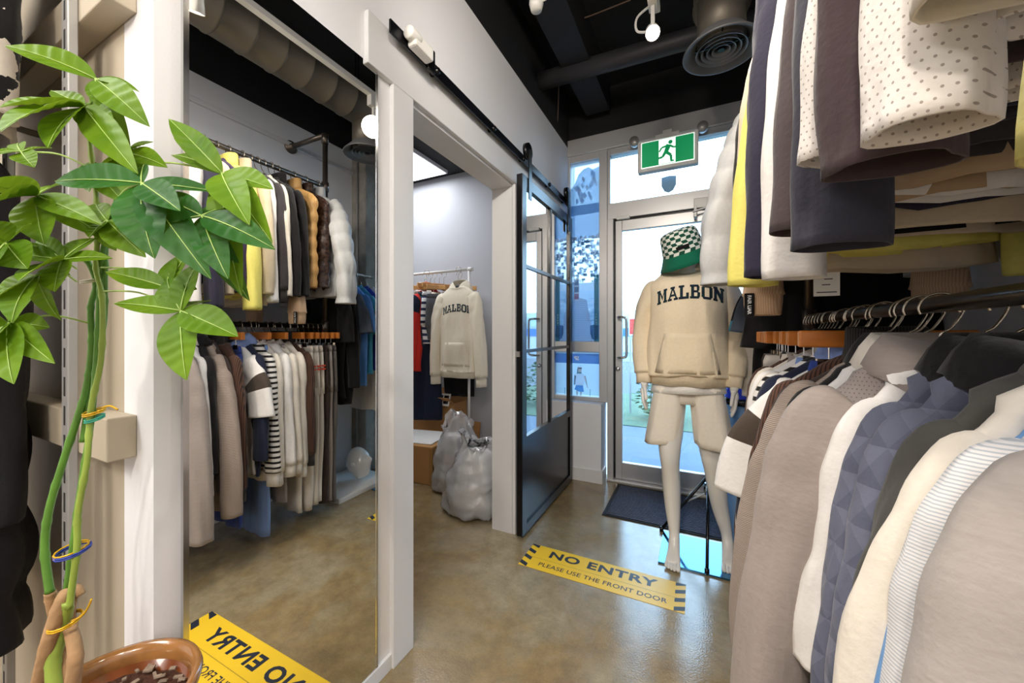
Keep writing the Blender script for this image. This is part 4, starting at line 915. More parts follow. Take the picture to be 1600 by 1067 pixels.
gb = thing('tall_bag', 'tall steel blue bag with black band and bright blue top behind the mannequin', 'bag', (.225, 2.33, 0))
M().lathe([(0, .0), (.075, .0), (.082, .05), (.085, .5), (.09, .76), (0, .76)], (0, 0, .03), 28).build('bag_body', mat('steel_blue_nylon', '#6f8fb4', .4, bump=.2), gb, True)
M().lathe([(.093, .0), (.096, .0), (.096, .035), (.093, .035)], (0, 0, .775), 28).build('band', BMET, gb, True)
M().lathe([(.09, .0), (.092, .05), (.07, .09), (.02, .12), (0, .12)], (0, 0, .80), 28).build('hood_cover', mat('royal_blue_nylon', '#2138c8', .45, bump=.2), gb, True)
M().lathe([(0, 0), (.08, 0), (.08, .03), (0, .03)], (0, 0, 0), 28).build('foot', BMET, gb, True)

# ------------------------------------------------------------------ second rail with blue shirts, column, display head
br = thing('pipe_wall_rail', 'short steel rail on the right wall holding blue and black shirts', 'clothes rail', (.45, 2.0, 1.60))
M().tube([(0, -.26, 0), (0, .19, 0)], .0135, 14).tube([(.285, -.03, 0), (0, -.03, 0)], .0135, 14).build('rail', PIPE, br, True)
M().lathe([(0, 0), (.04, 0), (.04, -.012), (.02, -.014), (.02, -.03), (0, -.03)], (.29, -.03, 0), 20, axis='x').build('wall_flange', PIPE, br, True)
GB = 'shirts on the short blue rail'
for i, (y, m, nm, ct, lb, kw) in enumerate([
    (1.775, BLK, 'polo_shirt', 'polo shirt', 'black polo shirt on the short rail, nearest the pipe rack', dict(L=.80, slen=.3, short=True, d=.026, collar='polo')),
    (1.835, BLK, 'jacket', 'jacket', 'black long jacket on the short rail beside the blue shirts', dict(L=.85, slen=.62, d=.024, collar='stand')),
    (1.905, fab('#4a5260'), 'tee_shirt', 'T-shirt', 'slate grey T-shirt between black jacket and light blue shirt', dict(L=.56, slen=.24, short=True, spread=.02)),
    (1.965, BLU, 'tee_shirt', 'T-shirt', 'light blue T-shirt hanging longest on the short rail', dict(L=.74, slen=.24, short=True, spread=.01)),
    (2.025, TEAL, 'tee_shirt', 'T-shirt', 'teal T-shirt with dark sleeve patch on the short rail', dict(L=.66, slen=.24, short=True, spread=.02, band=(.6, .85, BLK))),
    (2.085, fab('#2a3fa6'), 'tee_shirt', 'T-shirt', 'royal blue T-shirt next to the teal one', dict(L=.64, slen=.24, short=True)),
    (2.145, CRM, 'long_shirt', 'shirt', 'cream long shirt at the door end of the short rail', dict(L=.95, slen=.55, d=.02))]):
    hanger('dark red wooden hanger inside the ' + ['black polo on the short rail', 'black long jacket', 'slate grey T-shirt', 'light blue T-shirt', 'teal T-shirt', 'royal blue T-shirt', 'cream long shirt'][i], (.45, y, 1.505), 0, 1.60, WOODR, .17, 'hangers on the short rail')
    top(nm, ct, lb, GB, (.45, y, 1.505), m, seed=60 + i, hw=.185, **kw)
CONC = mat('raw_concrete', '#8f8a82', .9, var=.5, vs=9, bump=.5, bs=30)
struct(M().box(.574, .74, 2.242, 2.62, 0, 3.1).build('concrete_column', CONC, bevel=.006))
tag(M().tube([(.66, 2.232, 0.12), (.66, 2.232, 2.9)], .009, 10).build('conduit', ALUD, smooth=True), 'thin grey conduit running up the concrete column', 'conduit')
pf = tag(M().box(.27, .70, 1.74, 2.23, 0, .035).build('display_platform', WHITEP, bevel=.004), 'low white display board on the floor at the foot of the concrete column', 'platform')
hdm = thing('mannequin_bust', 'glossy white mannequin head lying on the low white board, seen in the mirror', 'mannequin head', (.40, 2.06, .036))
q = []
for i in range(25):
    v = i / 24; z = .235 * v; rr = []
    wx_ = .078 * (sin(pi * (.10 + .88 * v)) ** .55) * (.62 + .38 * min(1, v * 2.2)); dy = .098 * (sin(pi * (.1 + .88 * v)) ** .5) * (.7 + .3 * min(1, v * 2))
    for j in range(36):
        a = 2 * pi * j / 36; x = dy * cos(a); y = wx_ * sin(a)
        if cos(a) < 0:
            f = max(0, -cos(a)) ** 6
            x -= .024 * f * math.exp(-((y) / .013) ** 2) * math.exp(-((v - .44) / .09) ** 2)
            x += .016 * math.exp(-((abs(y) - .032) / .017) ** 2) * math.exp(-((v - .54) / .06) ** 2) * f ** .3
            x -= .008 * math.exp(-((y) / .022) ** 2) * (math.exp(-((v - .27) / .02) ** 2) + math.exp(-((v - .22) / .02) ** 2)) * f ** .3
            x -= .010 * math.exp(-(y / .03) ** 2) * math.exp(-((v - .1) / .06) ** 2)
        rr.append((x, y, z))
    q.append(rr)
hm = M().loft(q, True, True); 
for s in (-1, 1): hm.lathe([(0, -.008), (.016, -.008), (.022, 0), (.016, .008), (0, .008)], (.005, s * .079, .115), 14, axis='y')
rot = Matrix.Translation((.0, 0, .012)) @ Matrix.Rotation(R(24), 4, 'Y') @ Matrix.Rotation(R(-18), 4, 'Z')
hm.v = [tuple(rot @ Vector(p)) for p in hm.v]; mz = min(p[2] for p in hm.v); hm.v = [(x, y, z - mz) for x, y, z in hm.v]
hm.build('head', WHITEG, hdm, True, sub=1)

# ------------------------------------------------------------------ stockroom
gr = thing('garment_rack', 'slim white metal garment rack in the stockroom', 'garment rack', (-2.35, 2.72, 0))
RZ = 1.70
M().tube([(-.72, 0, RZ), (.62, 0, RZ)], .012, 14).build('top_bar', WHITEP, gr, True)
for x in (-.7, .595):
    M().tube([(x, 0, .06), (x, 0, RZ + .02)], .0115, 14).build('post', WHITEP, gr, True)
    M().tube([(x, -.2, .04), (x, .2, .04)], .012, 12).build('foot_bar', WHITEP, gr, True)
M().lathe([(0, -.02), (.017, -.02), (.019, 0), (.017, .02), (0, .02)], (.61, 0, RZ), 14, axis='x').build('end_cap', WHITEP, gr, True)
GS = 'clothes on the stockroom rack'
hh = hanger('dark grey hanger inside the cream hoodie in the stockroom', (-1.825, 2.66, 1.555), 0, RZ, mat('dark_grey_plastic', '#3c3c3f', .5), .17)
t, bod = top('hoodie', 'hoodie', 'cream hoodie with dark arched lettering hung facing the stockroom doorway', GS, (-1.825, 2.66, 1.555), fab('#ece3cf'), hw=.19, L=.73, d=.05, slen=.70, collar='hood', rib=fab('#ece3cf'), seed=81, sw=1.15, spread=.02)
cloth_word('lettering', 'MALBON', bod, t, -.125, .165, -.25, .062, .03, INKP)
cloth_patch('front_pocket', [(-.14, -.68), (.14, -.68), (.1, -.48), (-.1, -.48)], bod, t, fab('#ece3cf'))
NVY2 = fab('#1c2338')
hanger('orange wooden hanger inside the red jacket in the stockroom', (-2.20, 2.76, 1.56), R(80), RZ, WOODL, .17)
top('sports_jacket', 'jacket', 'red jacket with navy sleeve panel on the stockroom rack', GS, (-2.20, 2.76, 1.56), RED, R(80), hw=.2, L=.74, slen=.62, d=.03, seed=83, band=(.1, .42, NVY2), collar='stand')
hanger('orange wooden hanger inside the white and navy jacket in the stockroom', (-2.27, 2.76, 1.56), R(84), RZ, WOODL, .17)
top('sports_jacket', 'jacket', 'white jacket half hidden at the left of the red one', GS, (-2.27, 2.76, 1.56), WHT, R(84), hw=.2, L=.7, slen=.6, d=.025, seed=84, smat=fab('#b9c4d8'), collar='stand')
for i, (x, m, lb, L_, dz) in enumerate([(-2.17, NVY2, 'dark navy trousers hanging beside the red jacket in the stockroom', 1.12, 0), (-2.155, fab('#3b5560', 'blotch', '#22323c', 9), 'teal camouflage shorts clipped on the stockroom rack', .48, .02), (-2.10, fab('#e8e8ea', 'stripe', '#2b3550', 2), 'white and navy striped shorts clipped on the stockroom rack', .46, .02), (-2.05, fab('#55565c'), 'dark grey shorts nearest the hoodie on the stockroom rack', .40, .0)]):
    pants('trousers' if i == 0 else 'shorts', lb, GS, (x, 2.76 if i else 2.67, 1.50 + dz), m, L=L_, hw=.17 if i else .13, d=.02, rz=R(66 if i else 22), seed=70 + i, bot=.09)
    clamp_hanger('pale wooden clamp hanger of the ' + ['dark navy trousers', 'camouflage shorts', 'striped shorts', 'dark grey shorts'][i], (x, 2.76 if i else 2.67, 1.56 + dz), R(66 if i else 22), RZ, .17, WOODL, 'clamp hangers in the stockroom')
pants('trousers', 'black trousers hanging behind the cream hoodie in the stockroom', GS, (-1.95, 2.86, 1.50), BLK, L=.92, hw=.15, d=.02, rz=R(12), seed=77)
clamp_hanger('pale wooden clamp hanger of the black stockroom trousers', (-1.95, 2.86, 1.56), R(20), RZ, .16, WOODL, 'clamp hangers in the stockroom')

def carton(label, loc, rz, sx, sy, sz, flaps=False, tape=True):
    b = thing('cardboard_box', label, 'cardboard box', loc, rz); t_ = .006
    if flaps:
        M().box(-sx / 2, sx / 2, -sy / 2, -sy / 2 + t_, 0, sz).box(-sx / 2, sx / 2, sy / 2 - t_, sy / 2, 0, sz).box(-sx / 2, -sx / 2 + t_, -sy / 2 + t_, sy / 2 - t_, 0, sz).box(sx / 2 - t_, sx / 2, -sy / 2 + t_, sy / 2 - t_, 0, sz).box(-sx / 2 + t_, sx / 2 - t_, -sy / 2 + t_, sy / 2 - t_, 0, t_).build('walls', CARD, b)
        for k, (ax, sg) in enumerate((('y', -1), ('y', 1), ('x', -1), ('x', 1))[:2 if sy < .25 else 4]):
            ang = R((35, 100, 60, 40)[k]); ln = (sy if ax == 'y' else sx) * .5; ln = min(ln, .16)
            if ax == 'y': mt_ = Matrix.Translation((0, sg * sy / 2, sz)) @ Matrix.Rotation(sg * (pi / 2 - ang) * -1 if sg < 0 else (ang - pi / 2) * -1, 4, 'X'); M().obox(mt_ @ Matrix.Translation((0, 0, ln / 2)), sx, t_, ln).build('flap', CARD, b)
            else: mt_ = Matrix.Translation((sg * sx / 2, 0, sz)) @ Matrix.Rotation(sg * (pi / 2 - ang), 4, 'Y'); M().obox(mt_ @ Matrix.Translation((0, 0, ln / 2)), t_, sy, ln).build('flap', CARD, b)
    else:
        M().box(-sx / 2, sx / 2, -sy / 2, sy / 2, 0, sz).build('walls', CARD, b, bevel=.006)
    if tape: M().box(-sx / 2 - .0008, sx / 2 + .0008, -.028, .028, sz * .7, sz + .0008).box(sx / 2 - .03, sx / 2 + .0009, -sy / 2 - .0009, -sy / 2 + .02, .02, sz * .95).build('tape', CARDD, b)
    return b
carton('closed cardboard box on the stockroom floor with white sheet on top', (-2.04, 2.46, 0), R(6), .46, .44, .29)
tag(M().obox(Matrix.Translation((-2.06, 2.45, .2955)) @ Matrix.Rotation(R(10), 4, 'Z'), .40, .36, .008).build('packing_sheet', mat('white_foam', '#eeeeec', .6), bevel=.002), 'white packing sheet lying on the closed cardboard box', 'packing sheet')
carton('tall open cardboard box with raised flaps behind the closed box', (-2.19, 2.88, 0), R(0), .48, .21, .52, True, False)
cd = thing('picture_card', 'white card with two black photos leaning on the open cardboard box flap', 'card', (-2.045, 2.725, .50), R(-4))
M().obox(Matrix.Rotation(R(-18), 4, 'X') @ Matrix.Translation((0, 0, .06)), .15, .004, .11).build('card', PAPER, cd)
for dx in (-.034, .034): M().obox(Matrix.Rotation(R(-18), 4, 'X') @ Matrix.Translation((dx, -.0025, .06)), .054, .001, .075).build('photo', BMET, cd)
carton('small open cardboard box behind the plastic bags', (-1.89, 2.87, 0), R(4), .20, .18, .24, True, False)
def plastic_bag(label, loc, r, h, seed, lean):
    t = thing('plastic_bag', label, 'plastic bag', loc)
    q = []; n = 48; prof = [(.75, 0), (1.0, .012), (1.08, .07), (1.05, .2), (.98, .4), (.88, .6), (.74, .76), (.6, .86), (.54, .92), (.58, .97), (.66, 1.0)]
    for i in range(34):
        u = i / 33; rr = interp([(z, k) for k, z in prof], u); ring = []
        for j in range(n):
            a = 2 * pi * j / n; p = Vector((cos(a) * 2.2, sin(a) * 2.2, u * 4 + seed))
            e = 1 + .12 * mnoise.noise(p) + .06 * mnoise.noise(p * 2.7) + (.10 * sin(9 * a + seed + u * 3)) * max(0, u - .55) * 2 + .02 * mnoise.noise(p * 6)
            ring.append((r * rr * e * cos(a) + lean[0] * u * u, r * rr * e * sin(a) + lean[1] * u * u, max(0.002, h * u + (.03 * mnoise.noise(p * 1.5) * (u > .05)) + (.06 * sin(2 * a + seed) if u > .93 else 0))))
        q.append(ring)
    M().loft(q, True, False).build('polythene', PLASTIC, t, True)
    for k in range(5):
        rg = random.Random(seed * 10 + k); zz = .06 + k * h * .15; w = r * (.8 - .06 * k); q = []
        for i in range(9):
            v = -1 + i / 4; ww = math.sqrt(max(0, 1 - v * v)) ** .5
            q.append([(w * ww * cos(a) * (1 + .1 * mnoise.noise(Vector((cos(a) * 2, sin(a) * 2, k * 3 + v)))) + rg.uniform(-.0, .001), w * ww * sin(a) * .95, zz + .045 * v + .012 * mnoise.noise(Vector((cos(a) * 3, sin(a) * 3, k)))) for a in [2 * pi * j / 24 for j in range(24)]])
        M().loft(q, True, True).build('folded_garment', [fab('#f2f1ef'), fab('#eeebe6'), fab('#e6b5aa') if seed == 3 else fab('#e2e5ea'), fab('#ebe9e6'), fab('#e4e2df')][k], t, True)
plastic_bag('clear plastic bag of folded clothes beside the closed cardboard box', (-1.60, 2.33, 0), .18, .50, 3, (-.02, .03))
plastic_bag('clear plastic bag of white clothes nearest the stockroom doorway jamb', (-1.315, 2.12, 0), .20, .46, 7, (.02, .03))
tag(M().tube([(-1.50, 2.93, .02), (-1.44, 2.975, 1.05)], .014, 12).build('white_pole', WHITEP, smooth=True), 'white pole leaning on the stockroom wall behind the bags', 'pole')

# ------------------------------------------------------------------ display wall on the left
yw = .345
struct(M().box(-3.4, -1.02, yw - .045, yw, 1.80, 1.885).build('trim_4', WARMW, bevel=.003))
struct(M().box(-3.4, -1.02, yw - .045, yw, .90, .985).build('trim_5', WARMW, bevel=.003))
SLOT = mat('slot_dark', '#1c1a18', .8)
for i, x in enumerate((-1.175, -1.60, -2.10, -2.7)):
    sd = thing('slotted_standard', 'slotted metal wall standard ' + ['just left of the wall corner behind the plant', 'behind the left edge of the plant beside the black coat', 'hidden behind the fur jacket on the display wall', 'far along the display wall'][i], 'shelf standard', (x, yw - .048, 0))
    M().box(-.018, .018, -.012, .003, .02, 2.6).build('channel', ALUD, sd, bevel=.002)
    sl = M()
    for k in range(42): sl.box(-.004, .004, -.0126, -.0118, .06 + k * .06, .10 + k * .06)
    sl.build('slots', SLOT, sd)
for i, (zz, nm, lb, m, kw) in enumerate([
    (2.20, 'fur_jacket', 'black and cream furry jacket hanging at the upper left edge', fab('#d8cfc2', 'blotch', '#141214', .75), dict(L=.62, slen=.5, d=.05, hw=.225, collar='stand')),
    (1.58, 'puffer_coat', 'long black puffer coat hanging at the lower left edge', fab('#1b1a20', rough=.5), dict(L=1.10, slen=.72, d=.055, hw=.18, collar='stand', puffer=.2, sw=1.1, flare=.05))]):
    x = -1.53 if i == 0 else -1.53; y = .215
    pg = thing('wall_bracket', ['steel display arm holding the furry jacket', 'steel display arm holding the black puffer coat'][i], 'display arm', (x, yw - .05, zz + .085))
    M().tube([(0, .05, 0), (0, -.16, 0)], .008, 10).tube([(0, -.16, 0), (0, -.16, .025)], .008, 10).build('arm', CHROME, pg, True)
    hanger(['dark red wooden hanger inside the furry jacket', 'dark red wooden hanger inside the black puffer coat'][i], (x, y, zz), R(0), zz + .08, WOODR, .19)
    top(nm, 'jacket' if i == 0 else 'coat', lb, None, (x, y, zz), m, 0, seed=50 + i, **kw)

# ------------------------------------------------------------------ potted money tree
PD = .62
pc = at(160, 1104, .60)
pt = thing('potted_money_tree', 'tall green money tree with braided stems in a brown glazed pot', 'potted plant', (pc.x, pc.y, 0))
def L_(v): return Vector(v) - Vector((pc.x, pc.y, 0))
POT = mat('brown_glaze', '#7a3f1c', .18, var=.5, vs=14, coat=.6)
RIMM = mat('rim_glaze', '#9a6a3a', .2, var=.5, vs=25, coat=.6)
zr = pc.z + .012
M().lathe([(0, 0), (.08, 0), (.085, .02), (.104, zr * .5), (.115, zr - .03), (.117, zr - .02), (.108, zr - .02), (.1, zr - .05), (0, zr - .05)], (0, 0, 0), 56).build('pot', POT, pt, True)
M().lathe([(.106, zr - .028), (.121, zr - .024), (.125, zr - .008), (.122, zr), (.114, zr), (.107, zr - .012), (.106, zr - .028)], (0, 0, 0), 56).build('pot_rim', RIMM, pt, True)
so = M(); rs = random.Random(2); n = 26; ring = []
for k in range(14):
    r = .107 * k / 13; ring.append([(r * cos(2 * pi * j / 40), r * sin(2 * pi * j / 40), zr - .042 + .008 * mnoise.noise(Vector((r * 60 * cos(2 * pi * j / 40), r * 60 * sin(2 * pi * j / 40), 1)))) for j in range(40)])
so.loft(ring).build('soil', mat('dark_soil', '#4a2a1a', .9, var=.8, vs=120, bump=.8, bs=160), pt, True)
ch = M()
for k in range(90):
    a = rs.uniform(0, 6.28); r = .10 * math.sqrt(rs.random()); mtx = Matrix.Translation((r * cos(a), r * sin(a), zr - .034)) @ Matrix.Rotation(rs.uniform(0, 6), 4, 'Z') @ Matrix.Rotation(rs.uniform(-.5, .5), 4, 'X')
    ch.obox(mtx, rs.uniform(.006, .016), rs.uniform(.004, .008), .003)
cb = ch.build('bark_chips', mat('bark_chips', '#8b7b6c', .8, var=.6, vs=60), pt); cb['kind'] = 'stuff'
GST = mat('green_stem', '#5b8a32', .45, var=.35, vs=22); GSTY = mat('yellow_green_stem', '#8fa545', .45, var=.3, vs=22); BST = mat('woody_stem', '#a98660', .8, var=.4, vs=25, bump=.5)
def stem(pts, r0, r1, m, nm='stem'):
    P_ = spline([L_(at(u, v, d)) for u, v, d in pts], 8); k = len(P_)
    return M().tube(P_, [r0 + (r1 - r0) * i / (k - 1) + (.0009 if i % 7 == 0 else 0) for i in range(k)], 10).build(nm, m, pt, True)
stem([(100, 950, .62), (112, 870, .615), (124, 780, .615), (138, 690, .61), (147, 610, .61), (152, 540, .61), (156, 460, .61), (160, 400, .605), (172, 345, .60), (186, 300, .6), (190, 265, .6)], .0048, .003, GST)
stem([(108, 950, .60), (120, 860, .60), (122, 800, .60), (136, 720, .60), (142, 640, .605), (158, 560, .605), (160, 470, .6), (150, 420, .6), (152, 370, .6), (150, 300, .6), (140, 210, .6), (148, 130, .6)], .0045, .0028, GSTY)
stem([(78, 925, .61), (70, 860, .61), (76, 800, .61), (96, 730, .61), (122, 650, .612), (136, 600, .615), (143, 540, .615), (142, 480, .61), (150, 440, .61), (130, 400, .6), (104, 395, .6)], .0054, .0034, GST)
stem([(130, 690, .62), (140, 620, .62), (150, 575, .62), (163, 500, .62), (164, 440, .61), (166, 380, .61)], .0045, .003, GST)
stem([(62, 1075, .62), (78, 1000, .60), (96, 940, .60), (104, 925, .61)], .012, .0075, BST, 'braided_trunk')
stem([(100, 1078, .61), (98, 1010, .62), (86, 960, .62), (78, 925, .61)], .0105, .007, BST, 'braided_trunk')
stem([(112, 1078, .60), (118, 1020, .60), (108, 965, .615), (116, 920, .62), (126, 930, .62)], .010, .006, BST, 'braided_trunk')
stem([(86, 1080, .60), (84, 1030, .605), (100, 980, .61), (106, 940, .60)], .010, .007, GSTY, 'braided_trunk')
TIEY = mat('gold_twist_tie', '#d9a916', .35, metal=.3); TIEG = mat('green_tape', '#35a58c', .5); TIEB = mat('blue_tie', '#2c3f9c', .5)
def tie(u, v, d, r, m, tail=None):
    c = L_(at(u, v, d)); mm = M()
    for k in range(2): mm.tube([(c.x + r * cos(2 * pi * i / 14), c.y + r * sin(2 * pi * i / 14), c.z + .003 * k + .004 * sin(2 * pi * i / 14)) for i in range(15)], .0014, 6)
    if tail: mm.tube(spline([L_(at(*q)) for q in tail], 5), .0015, 6)
    mm.build('tie', m, pt, True)
tie(102, 972, .605, .019, TIEY, [(112, 970, .59), (128, 962, .585), (138, 948, .585), (143, 936, .585)])
tie(112, 860, .607, .019, TIEY); tie(114, 862, .607, .02, TIEB)
tie(147, 645, .61, .0125, TIEY, [(160, 637, .6), (172, 634, .6), (184, 640, .6)]); tie(148, 655, .61, .011, TIEG); tie(146, 440, .61, .014, mat('white_tie', '#d8d2c4', .6))
LEAF, lnt, lp = nmat('money_tree_leaf')
tcx = N(lnt, 'ShaderNodeTexCoord'); ln_ = N(lnt, 'ShaderNodeTexNoise', i_Scale=14.0); lnt.links.new(tcx.outputs['Object'], ln_.inputs['Vector'])
lnt.links.new(mix(lnt, lin('#2c6012'), lin('#7c9c1c'), ln_.outputs['Fac']), lp.inputs['Base Color']); lp.inputs['Roughness'].default_value = .46; lp.inputs['Specular IOR Level'].default_value = .22
lp.inputs['Subsurface Weight'].default_value = .0
ltr = N(lnt, 'ShaderNodeBsdfTranslucent'); ltr.inputs[0].default_value = (*lin('#93b42c'), 1); lmx = N(lnt, 'ShaderNodeMixShader'); lmx.inputs[0].default_value = .22
lo = [n for n in lnt.nodes if n.type == 'OUTPUT_MATERIAL'][0]
lnt.links.new(lp.outputs[0], lmx.inputs[1]); lnt.links.new(ltr.outputs[0], lmx.inputs[2]); lnt.links.new(lmx.outputs[0], lo.inputs[0])
MIDR = mat('leaf_midrib', '#a8c46a', .5)
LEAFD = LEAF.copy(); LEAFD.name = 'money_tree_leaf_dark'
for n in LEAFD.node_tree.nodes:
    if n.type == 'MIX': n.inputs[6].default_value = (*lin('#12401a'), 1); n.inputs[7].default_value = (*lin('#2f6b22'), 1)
def leaflet(mm, p0, p1, width, sag, rg):
    ax = p1 - p0; ln = ax.length; d = ax.normalized(); up = Vector((.25, -.75, .62)); n0 = (up - d * up.dot(d)).normalized(); sd = d.cross(n0).normalized()
    NL_, NW = 40, 8; g = []; tw = rg.uniform(-.35, .35)
    for i in range(NL_ + 1):
        t = i / NL_; w = width * (sin(pi * t ** .82) ** .85) if 0 < t < 1 else 0.0004
        c = p0 + ax * t + n0 * (sag * 4 * t * (1 - t)) * ln; rot_ = Matrix.Rotation(tw * t, 3, d); s2 = rot_ @ sd; n2 = rot_ @ n0
        for j in range(NW + 1):
            s = -1 + 2 * j / NW; rib = .085 * width * sin(2 * pi * (t * 7 - abs(s) * .9)) * (1 - abs(2 * t - 1)) * (1 - s ** 4) 
            g.append(c + s2 * (s * w) + n2 * (abs(s) * w * .28 + rib * (.3 + abs(s))))
    f = [(a * (NW + 1) + b, a * (NW + 1) + b + 1, (a + 1) * (NW + 1) + b + 1, (a + 1) * (NW + 1) + b) for a in range(NL_) for b in range(NW)]
    mm.add(g, f, 0); mm.tube([p0 + ax * (t / 8) + n0 * (sag * 4 * (t / 8) * (1 - t / 8)) * ln + n0 * .0012 for t in range(9)], [.0011 - .0001 * t for t in range(9)], 6, mi=1)
LEAVES = [  # hub pixel+depth, petiole origin, leaflet tips (pixel, depth), half width m, dark?
 ((347, 271, .57), (190, 262, .6), [(264, 186, .56, .015), (268, 243, .60, .013), (272, 214, .62, .010), (427, 296, .55, .017), (426, 380, .53, .018), (390, 352, .50, .019), (378, 462, .52, .017)], 0),
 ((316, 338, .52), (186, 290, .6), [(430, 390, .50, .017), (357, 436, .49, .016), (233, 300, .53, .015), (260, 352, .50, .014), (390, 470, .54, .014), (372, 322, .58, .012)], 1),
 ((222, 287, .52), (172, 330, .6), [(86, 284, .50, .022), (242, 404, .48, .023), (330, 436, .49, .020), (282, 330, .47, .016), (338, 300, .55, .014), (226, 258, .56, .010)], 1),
 ((283, 486, .55), (160, 455, .6), [(178, 474, .54, .015), (292, 594, .52, .022), (372, 526, .53, .019), (262, 436, .58, .016), (312, 408, .58, .017), (330, 470, .6, .012)], 0),
 ((262, 450, .58), (158, 418, .6), [(165, 425, .56, .014), (308, 452, .56, .012), (300, 388, .6, .014), (280, 398, .61, .013)], 0),
 ((150, 124, .58), (146, 170, .6), [(8, 72, .55, .020), (218, 144, .60, .012), (234, 198, .57, .018), (168, 176, .57, .011), (204, 232, .6, .014)], 0),
 ((132, 168, .57), (142, 200, .6), [(0, 168, .50, .026), (2, 206, .47, .022), (76, 232, .50, .020), (216, 272, .53, .017), (182, 216, .56, .018), (154, 158, .6, .009), (80, 142, .58, .012)], 0),
 ((98, 407, .55), (130, 402, .6), [(-30, 398, .50, .022), (60, 372, .56, .013), (86, 456, .52, .017), (150, 372, .58, .014), (176, 404, .56, .010), (30, 440, .48, .017)], 0),
 ((58, 306, .56), (150, 330, .6), [(-40, 288, .48, .021), (-30, 330, .47, .020), (70, 382, .53, .021), (160, 352, .54, .015), (110, 286, .6, .012), (176, 378, .58, .015)], 0),
 ((14, 505, .55), (140, 505, .61), [(-30, 470, .52, .017), (56, 456, .56, .016), (22, 600, .50, .018), (86, 568, .53, .014), (78, 512, .56, .014), (-30, 560, .5, .018)], 0),
 ((34, 238, .58), (150, 268, .6), [(-8, 242, .56, .008), (54, 262, .57, .012), (82, 232, .6, .008), (30, 224, .6, .009)], 0),
 ((150, 268, .6), (152, 300, .6), [(180, 272, .58, .022), (128, 258, .6, .010), (196, 318, .58, .013), (140, 300, .57, .012)], 0),
 ((60, 430, .53), (120, 440, .61), [(-10, 470, .5, .018), (20, 505, .5, .019), (96, 500, .55, .014), (110, 430, .56, .014)], 0),
 ((10, 380, .5), (120, 420, .61), [(-40, 350, .47, .018), (50, 350, .52, .018), (44, 420, .5, .018), (-20, 430, .48, .018)], 0),
 ((196, 240, .6), (176, 300, .61), [(262, 262, .58, .014), (222, 320, .58, .018), (158, 262, .59, .015), (240, 222, .6, .012)], 0),
 ((168, 345, .58), (168, 372, .61), [(228, 402, .57, .017), (182, 392, .58, .015), (140, 372, .56, .016), (150, 318, .6, .012)], 0)]
for k, (hub, org, tips, dark) in enumerate(LEAVES):
    rg = random.Random(k + 5); hb = L_(at(*hub)); og = L_(at(*org)); mm = M()
    mid = (hb + og) / 2 + Vector((0, 0, .012)); mm.tube(spline([og, mid, hb], 8), .0014, 6, mi=1)
    for u, v, d, w in tips: leaflet(mm, hb, L_(at(u, v, d)), w * 1.3, rg.uniform(.02, .07), rg)
    mm.build('palmate_leaf', [LEAFD if dark else LEAF, MIDR], pt, True)

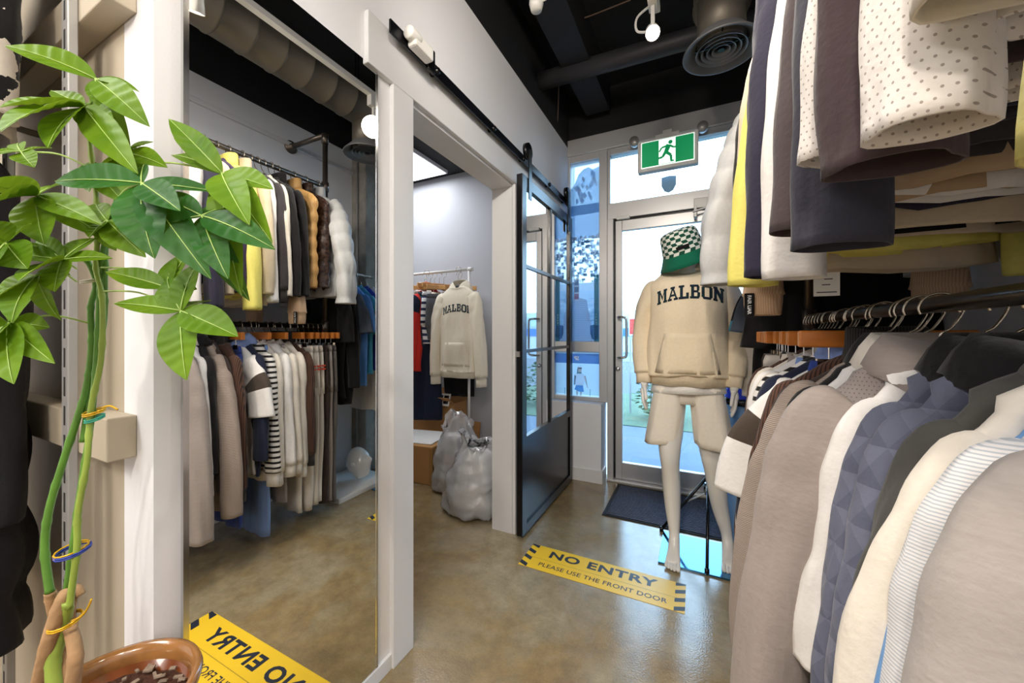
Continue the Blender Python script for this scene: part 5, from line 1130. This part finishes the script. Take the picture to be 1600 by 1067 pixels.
# ------------------------------------------------------------------ outdoors
GRASS = mat('lawn', '#465c48', .95, var=.3, vs=8, bump=.6); PAVE = mat('pavement', '#4c5a6c', .85, var=.12, vs=5); ROAD = mat('asphalt', '#49525e', .9, var=.15, vs=12)
struct(M().box(-12, 12, 3.15, 4.9, -.12, -.02).build('pavement', PAVE))
struct(M().box(-12, 12, 4.9, 7.5, -.12, -.01).build('lawn', GRASS))
struct(M().box(-30, 30, 7.5, 16, -.12, -.03).build('road', ROAD))
struct(M().box(-40, 40, 16, 40, -.12, -.02).build('far_ground', mat('far_lot', '#616c78', .9, var=.1)))
def shrub(label, x, y, h, r, seed):
    t = thing('hedge_shrub', label, 'shrub', (x, y, -.01)); rg = random.Random(seed); mm = M()
    M().tube([(0, 0, 0), (0, 0, h * .6)], .03, 8).build('stem', BST, t)
    for k in range(420):
        a = rg.uniform(0, 6.28); u = rg.uniform(.05, 1); rad = r * math.sqrt(rg.random()) * sin(pi * min(.95, .2 + .75 * u)) ; p = Vector((rad * cos(a), rad * sin(a), h * u))
        e = rg.uniform(.03, .06); mx_ = Matrix.Translation(p) @ Matrix.Rotation(rg.uniform(0, 6), 4, 'Z') @ Matrix.Rotation(rg.uniform(-1, 1), 4, 'X')
        mm.add([mx_ @ Vector(q) for q in ((-e, 0, 0), (0, -e * .5, 0), (e, 0, 0), (0, e * .5, .01))], [(0, 1, 2, 3)])
    f = mm.build('foliage', mat('shrub_leaf', '#3f5a3c', .8, var=.4), t); f['kind'] = 'stuff'
shrub('dark green shrub on the lawn outside the exit door', -.45, 5.4, .75, .35, 3)
shrub('green shrub on the lawn right of the mannequin outside', .55, 5.7, .7, .4, 5)
sg = thing('street_sign_board', 'small red and white sign board standing outside on the lawn', 'sign board', (-.72, 5.6, 0))
M().box(-.16, .16, -.015, .015, 1.12, 1.48).build('board', mat('board_white', '#e6eef4', .6), sg); M().box(-.15, .15, -.018, -.015, 1.14, 1.36).build('red_panel', mat('board_red', '#c8443c', .6), sg); M().box(-.05, .05, -.02, -.018, 1.2, 1.3).build('white_patch', WHITEP, sg)
for s in (-1, 1): M().box(s * .14 - .012, s * .14 + .012, -.01, .01, 0, 1.12).build('post', ALUD, sg)
bl = thing('far_building', 'low pale building with blue band across the road', 'building', (0, 24, -.02))
M().box(-20, 14, 0, 6, 0, 2.6).build('walls', mat('pale_render', '#a9b2ba', .8), bl); M().box(-20, 14, -.05, 0, 1.0, 1.5).build('blue_band', mat('blue_band', '#2f62ac', .6), bl)
for k in range(7): M().box(-16 + k * 4, -14 + k * 4, -.04, 0, 1.6, 2.3).build('window', mat('far_glass', '#8fa6b8', .2), bl)
tr_ = thing('conifer_tree', 'conifer tree standing across the road outside', 'tree', (3.2, 17, -.02))
M().tube([(0, 0, 0), (0, 0, 6)], .1, 8).build('trunk', BST, tr_)
cm_ = M(); rg = random.Random(8)
for k in range(900):
    u = rg.random() ** .8; a = rg.uniform(0, 6.28); r = 1.5 * (1 - u) * rg.uniform(.3, 1); p = Vector((r * cos(a), r * sin(a), .6 + 5.6 * u)); e = .22
    mx_ = Matrix.Translation(p) @ Matrix.Rotation(a, 4, 'Z') @ Matrix.Rotation(rg.uniform(.1, .7), 4, 'Y')
    cm_.add([mx_ @ Vector(q) for q in ((-e, 0, 0), (0, -e * .4, 0), (e, 0, 0), (0, e * .4, 0))], [(0, 1, 2, 3)])
f = cm_.build('foliage', mat('conifer_green', '#3c5548', .9, var=.3), tr_); f['kind'] = 'stuff'
